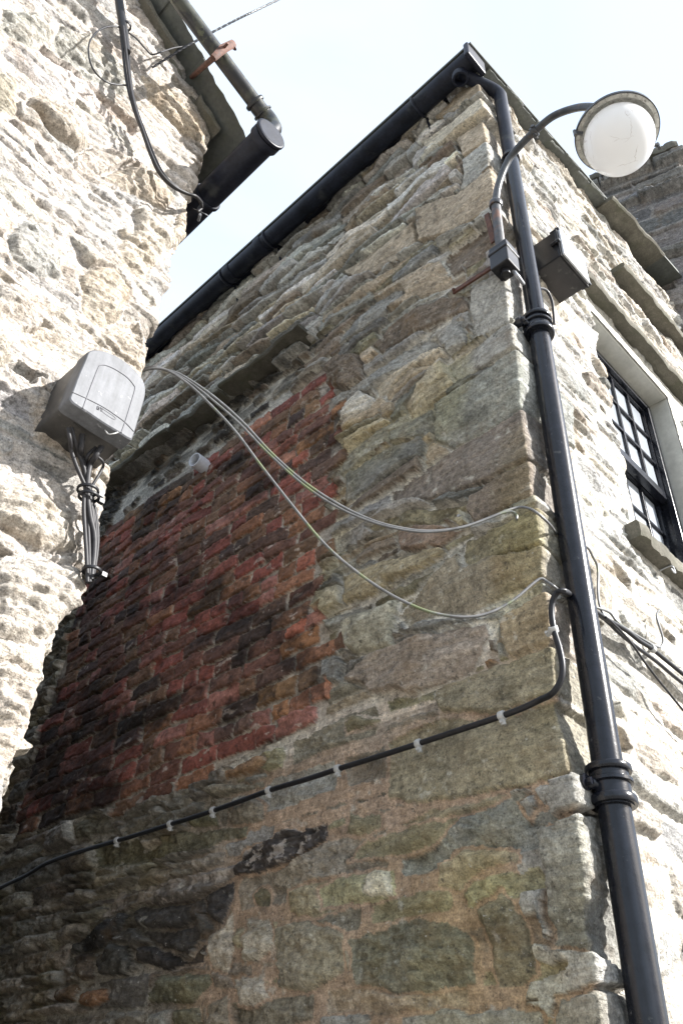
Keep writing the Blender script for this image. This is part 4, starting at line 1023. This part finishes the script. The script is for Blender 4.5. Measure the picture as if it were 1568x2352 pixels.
shell('cover', YF, YF + .05, 'boxgrey', 1.0, 1.01)
shell('backplate', YF + .045, YB + .05, 'boxdark', .965, 1.0, front_round=0)
def seam(pts, r=.0016, m='groove', name='seam'): return tube(name, [at(zk(*p), 1, YF - .0003) for p in pts], r, m, jb_o, n=6, smoothpts=5)
seam([(390, 712), (420, 628), (470, 495), (520, 370), (545, 343), (600, 350), (680, 388), (770, 450), (825, 515), (834, 550), (800, 670), (750, 832), (718, 918)])
seam([(300, 574), (420, 628), (560, 700), (660, 765), (750, 832), (826, 912)])
seam([(565, 722), (660, 787), (655, 808), (560, 745), (565, 722)], .0007)
# embossed letters
def letters():
    cu = bpy.data.curves.new('lettering', 'FONT'); cu.body = 'BT'; cu.size = .016; cu.extrude = .0012; cu.resolution_u = 3
    to = bpy.data.objects.new('tmp', cu); COL.objects.link(to); dg = bpy.context.evaluated_depsgraph_get()
    me = bpy.data.meshes.new_from_object(to.evaluated_get(dg)); bpy.data.objects.remove(to)
    o = bpy.data.objects.new('lettering', me); COL.objects.link(o); me.materials.append(M['groove'])
    a = at(zk(508, 718), 1, YF - .001); b = at(zk(556, 742), 1, YF - .001); X = (b - a).normalized(); Y = Vector((0, -1, 0)); Zv = X.cross(Y) * -1
    Zv = Y.cross(X) * -1
    Rm = Matrix((X, (Vector((0, -1, 0))).cross(X), Vector((0, -1, 0)))).transposed().to_4x4()
    o.matrix_world = Matrix.Translation(a) @ Rm
    mwk = o.matrix_world.copy(); me.transform(mwk); o.matrix_world = Matrix.Identity(4)
    o.parent = jb_o; o.matrix_parent_inverse = Matrix.Translation(-jb_o.location)
letters()
cB = at(zk(520, 870), 1, YF + .05)
zbot = [at(zk(*p), 1, YF + .06).z for p in ((400, 800), (700, 960))]
def gland(px, y, L, r):
    a = at(zk(*px), 1, y); bm = bmesh.new(); add_tube(bm, [a + Vector((0, 0, .03)), a + Vector((0, 0, -L))], r, 16); ring_band(bm, a + Vector((0, 0, -L * .5)), (0, 0, 1), r, .006, th=.002)
    link('gland', bm, 'boxdark', jb_o, autos=40)
gland((500, 880), YF + .07, .012, .018); gland((380, 900), YF + .085, .016, .014); gland((620, 1000), YF + .09, .012, .02)
bm = bmesh.new(); q0 = at(zk(340, 850), 1, YF + .08); add_box(bm, (q0.x - .02, YF + .06, q0.z - .02), (q0.x + .03, YB, q0.z + .03)); q1 = at(zk(470, 990), 1, YF + .1); add_box(bm, (q1.x - .015, YF + .07, q1.z - .012), (q1.x + .04, YB, q1.z + .03)); link('cable_entry', bm, 'boxdark', jb_o, smooth=False, bevel=.003)
tube('loose_tail', [at(zk(565, 820), 1, YF + .03), at(zk(572, 880), 1, YF + .02), at(zk(605, 930), 1, YF + .01), at(zk(650, 930), 1, YF), at(zk(690, 918), 1, YF)], .0018, 'clip', jb_o, n=6, smoothpts=5)
# cables hanging from the box
tl = empty('cable_tail', at(zk(440, 1410), 1, YL), 'bundle of grey cables strapped together below the junction box', 'cables')
runs = [
    ([(262, 880), (280, 980), (290, 1070), (325, 1180), (370, 1290), (410, 1390), (400, 1470), (398, 1600), (410, 1800), (420, 1950), (425, 2080), (430, 2200)], .0065, .09),
    ([(295, 880), (320, 990), (355, 1110), (400, 1230), (410, 1300), (425, 1400), (425, 1480), (430, 1650), (440, 1850), (445, 2080), (450, 2200)], .0065, .085),
    ([(385, 940), (375, 1050), (380, 1130), (405, 1250), (435, 1380), (445, 1480), (470, 1650), (470, 1850), (460, 2080), (445, 2200)], .010, .08),
    ([(550, 1045), (500, 1120), (455, 1190), (435, 1280), (428, 1380), (430, 1480), (450, 1640), (485, 1800), (485, 1950), (470, 2080), (460, 2180)], .010, .085),
    ([(520, 1130), (560, 1170), (560, 1220), (510, 1310), (470, 1375), (455, 1410), (460, 1480), (490, 1640), (505, 1800), (500, 1950), (480, 2090), (478, 2170)], .005, .08),
    ([(500, 1050), (430, 1120), (415, 1200), (425, 1300), (450, 1400), (470, 1480), (500, 1620), (517, 1800), (508, 1950), (485, 2100), (470, 2190)], .0065, .07),
]
for pts, r, y in runs:
    n_ = len(pts)
    tube('strand', [at(zk(*p), 1, YL - y - (.02 if i < 2 else 0) + .035 * min(1, i / (n_ * .7))) for i, p in enumerate(pts)], r * .8, 'cablegrey', tl, n=10, smoothpts=6)
for (x, y, r) in ((432, 1413, .026), (440, 1468, .025), (465, 2103, .022)):
    a = at(zk(x, y), 1, YL - .06); bm = bmesh.new(); ring_band(bm, a, Vector((.12, 0, -1)), r, .008, th=.0025, n=20); hd_ = a + Vector((r + .006, -.01, -.002)); add_box(bm, hd_ - Vector((.007, .006, .006)), hd_ + Vector((.007, .006, .006))); link('cable_tie', bm, 'cable', tl, autos=40)

# ================================================================== LAMP
lx = -.055
lamp = empty('wall_lamp', at((1155, 590), 0, lx), 'old street lamp with cracked white globe on a curved iron arm at the building corner', 'lamp')
ap = [at(p, 0, lx) for p in ((1147, 552), (1141, 505), (1138, 470), (1144, 425), (1166, 370), (1195, 333), (1226, 303), (1268, 268), (1318, 249), (1358, 246), (1386, 256))]
gc = at((1421, 322), 0, lx)
ap.append(Vector((lx, gc.y + .012, gc.z + .21))); ap.append(Vector((lx, gc.y, gc.z + .13)))
bm = bmesh.new(); add_tube(bm, catmull(ap, 8), .0165, 14); link('arm', bm, 'ironpaint', lamp, autos=50)
bm = bmesh.new(); add_tube(bm, [ap[0] + Vector((0, 0, -.08)), ap[0], ap[1], ap[2]], .021, 16); link('socket_tube', bm, 'rustpaint', lamp, autos=50)
bm = bmesh.new(); ring_band(bm, ap[2], ap[3] - ap[1], .024, .03, th=.005); link('collar', bm, 'ironpaint', lamp)
bm = bmesh.new(); ring_band(bm, ap[6], ap[7] - ap[5], .02, .022, th=.005); add_tube(bm, [ap[6] + Vector((0, .0, .035)), ap[6] + Vector((0, 0, -.035))], .008, 8); add_tube(bm, [ap[6] + Vector((.03, .01, .0)), ap[6] + Vector((-.03, -.01, 0))], .009, 8); link('clamp', bm, 'ironpaint', lamp)
def revolve(name, prof, c, m, parent, n=48, autos=35):
    bm = bmesh.new(); rings = []
    for r, z in prof:
        if r < 1e-5: rings.append([bm.verts.new(Vector(c) + Vector((0, 0, z)))])
        else: rings.append([bm.verts.new(Vector(c) + Vector((r * math.cos(2 * math.pi * k / n), r * math.sin(2 * math.pi * k / n), z))) for k in range(n)])
    for a, b in zip(rings, rings[1:]):
        for k in range(n):
            if len(a) == 1: bm.faces.new((a[0], b[k], b[(k + 1) % n]))
            elif len(b) == 1: bm.faces.new((a[k], b[0], a[(k + 1) % n]))
            else: bm.faces.new((a[k], a[(k + 1) % n], b[(k + 1) % n], b[k]))
    return link(name, bm, m, parent, autos=autos)
GR = .131
revolve('globe', [(GR * math.sin(a), GR * math.cos(a)) for a in np.linspace(.35, math.pi, 40)], gc, 'opal', lamp, 64)
revolve('canopy', [(.0, .15), (.03, .148), (.035, .125), (.07, .112), (.12, .082), (.145, .045), (.154, .03), (.158, .026), (.158, .014), (.155, .013), (.154, .022), (.15, .034), (.115, .07), (.0, .10)], gc + Vector((0, 0, .036)), 'ironpaint', lamp, 64)
revolve('reflector_ring', [(.09, .085), (.145, .036), (.1535, .018), (.154, .0115), (.139, .0115), (.137, .03), (.09, .075)], gc + Vector((0, 0, .036)), 'canopy_in', lamp, 64)
for a_ in (2.4, -.6, .9):
    d_ = Vector((math.cos(a_), math.sin(a_), 0)); p_ = gc + d_ * .156 + Vector((0, 0, .03)); bm = bmesh.new()
    add_tube(bm, [p_ - d_ * .02, p_ + d_ * .012], .008, 8); add_tube(bm, [p_ + d_ * .01 + Vector((0, 0, .015)), p_ + d_ * .01 - Vector((0, 0, .02))], .007, 8); link('catch', bm, 'ironpaint', lamp, autos=40)
b0 = at((1156, 592), 0, lx)
bm = bmesh.new(); add_box(bm, b0 - Vector((.042, .042, .09)), b0 + Vector((.042, .042, .05))); add_box(bm, b0 - Vector((.046, .046, .0)), b0 + Vector((.046, .046, .018))); add_tube(bm, [b0 + Vector((0, 0, -.09)), b0 + Vector((0, 0, -.115))], .02, 10)
link('terminal_box', bm, 'ebox', lamp, smooth=False, bevel=.005)
tube('conduit', [b0 + Vector((.02, -.02, -.08)), b0 + Vector((.03, -.03, -.115)), b0 + Vector((.05, -.03, -.12)), b0 + Vector((.09, -.02, -.1))], .008, 'lead', lamp, n=8, smoothpts=5)
s0_ = at((1040, 672), 0, -.055); s1_ = at((1135, 610), 0, -.055)
def strap(name, a, b, w, th, m): 
    d = (b - a) / 2; return obox(name, (a + b) / 2, d, Vector((th, 0, 0)), Vector((0, 0, w)), m, lamp, .001)
strap('strap', s0_, s1_, .011, .005, 'rust')
tube('bolt', [s0_ + Vector((.0, -.01, 0)), s0_ + Vector((-.016, -.01, 0))], .007, 'rust', lamp, n=6)
v0 = at((1117, 492), 0, -.06); v1 = at((1133, 556), 0, -.06)
obox('upright_strap', (v0 + v1) / 2, (v1 - v0) / 2, Vector((.004, 0, 0)), Vector((0, .012, 0)), 'rust', lamp, .001)
# ================================================================== ELECTRICAL BOX
ex0 = at((1276, 527), 1, -.155); ex1 = at((1350, 657), 1, -.155)
eb = empty('electrical_box', (ex0.x, -.02, ex1.z), 'black steel box with glossy lid on the sunlit wall beside the drainpipe', 'electrical box')
X0, X1_, Z0_, Z1_ = ex0.x, ex1.x, ex1.z, ex0.z
bm = bmesh.new(); add_box(bm, (X0, -.15, Z0_), (X1_, -.005, Z1_)); link('body', bm, 'ebox', eb, smooth=False, bevel=.006)
bm = bmesh.new(); add_box(bm, (X0 - .004, -.157, Z0_ - .004), (X1_ + .004, -.152, Z1_ + .004)); link('flange', bm, 'ebox', eb, smooth=False, bevel=.002)
bm = bmesh.new(); add_box(bm, (X0 + .004, -.17, Z0_ + .004), (X1_ - .004, -.1575, Z1_ - .004)); link('lid', bm, 'eboxfront', eb, smooth=False, bevel=.005)
for (hx, hz) in ((X0 + .01, Z1_ + .012), (X1_ + .01, Z1_ - .03), (X1_ + .008, Z0_ + .02), (X0 - .008, (Z0_ + Z1_) / 2)):
    bm = bmesh.new(); add_tube(bm, [(hx, -.165, hz), (hx, -.12, hz)], .008, 8); add_tube(bm, [(hx, -.15, hz - .012), (hx, -.15, hz + .012)], .007, 8); link('hinge', bm, 'ebox', eb, autos=40)
tube('fly_lead', [at(p, 1, y) for p, y in (((1222, 668), -.05), ((1238, 662), -.05), ((1255, 668), -.05), ((1266, 690), -.05), ((1270, 715), -.045), ((1272, 745), -.03))], .0065, 'cable', eb, n=10, smoothpts=6)

# ================================================================== SMALL THINGS
pv = at((470, 1072), 0, -.01)
po = empty('vent_stub', pv, 'short pale plastic pipe end sticking out of the top left of the brick infill', 'pipe')
bm = bmesh.new(); r_o, r_i = .042, .036; rings = []
ax = Vector((-1, -.15, -.1)).normalized(); ux = ax.cross(Vector((0, 0, 1))).normalized(); uy = ux.cross(ax)
for d_, rr in ((-.03, r_o), (.08, r_o), (.08, r_i), (-.03, r_i)):
    rings.append([bm.verts.new(pv + ax * d_ + (ux * math.cos(a) + uy * math.sin(a)) * rr) for a in np.linspace(0, 2 * math.pi, 28, endpoint=False)])
for a, b in zip(rings, rings[1:]):
    for k in range(28): bm.faces.new((a[k], a[(k + 1) % 28], b[(k + 1) % 28], b[k]))
link('pipe_end', bm, 'pvc', po, autos=40)
bm = bmesh.new(); add_tube(bm, [pv - ax * .02, pv - ax * .015], .033, 20); link('hollow', bm, 'darkin', po)
tube('wire_tail', [pv + ax * .02, pv + ax * .06 + Vector((0, .02, -.01)), pv + ax * .05 + Vector((0, .05, -.02)), pv + ax * .055 + Vector((0, .01, -.03)), pv + ax * .03 + Vector((0, -.01, -.015))], .003, 'clip', po, n=8, smoothpts=6)
def hook(px, label, group=None):
    a = at(px, 1, -.05); pts = [a + Vector((.0, .05, 0)), a, a + Vector((.012, -.005, -.02)), a + Vector((-.002, -.008, -.038)), a + Vector((-.018, -.004, -.024))]
    o = tube('wire_hook', pts, .003, 'lead', None, n=8, smoothpts=6); tag(o, label, 'hook', group)
hook((1540, 1300), 'pale bent hook in the wall just under the window sill')
wd_ = at((1060, 1190), 0, -.03); o = tube('wall_nail', [wd_ + Vector((.05, 0, 0)), wd_ + Vector((-.02, 0, 0))], .006, 'lead', None, n=8); tag(o, 'short pale nail in the joint above the paired wires near the quoins', 'nail')

# ================================================================== GROUND
bm = bmesh.new()
S_ = 300
vs = [bm.verts.new(v) for v in ((-S_, -S_, 0), (S_, -S_, 0), (S_, S_, 0), (-S_, S_, 0))]; bm.faces.new(vs)
gr = link('ground', bm, 'paving', None, smooth=False); gr['kind'] = 'structure'
for o in list(COL.objects):
    if o.type == 'EMPTY' and o.name.startswith('window'): pass
print('verts', sum(len(o.data.vertices) for o in COL.objects if o.type == 'MESH'), 'bricks', nb)
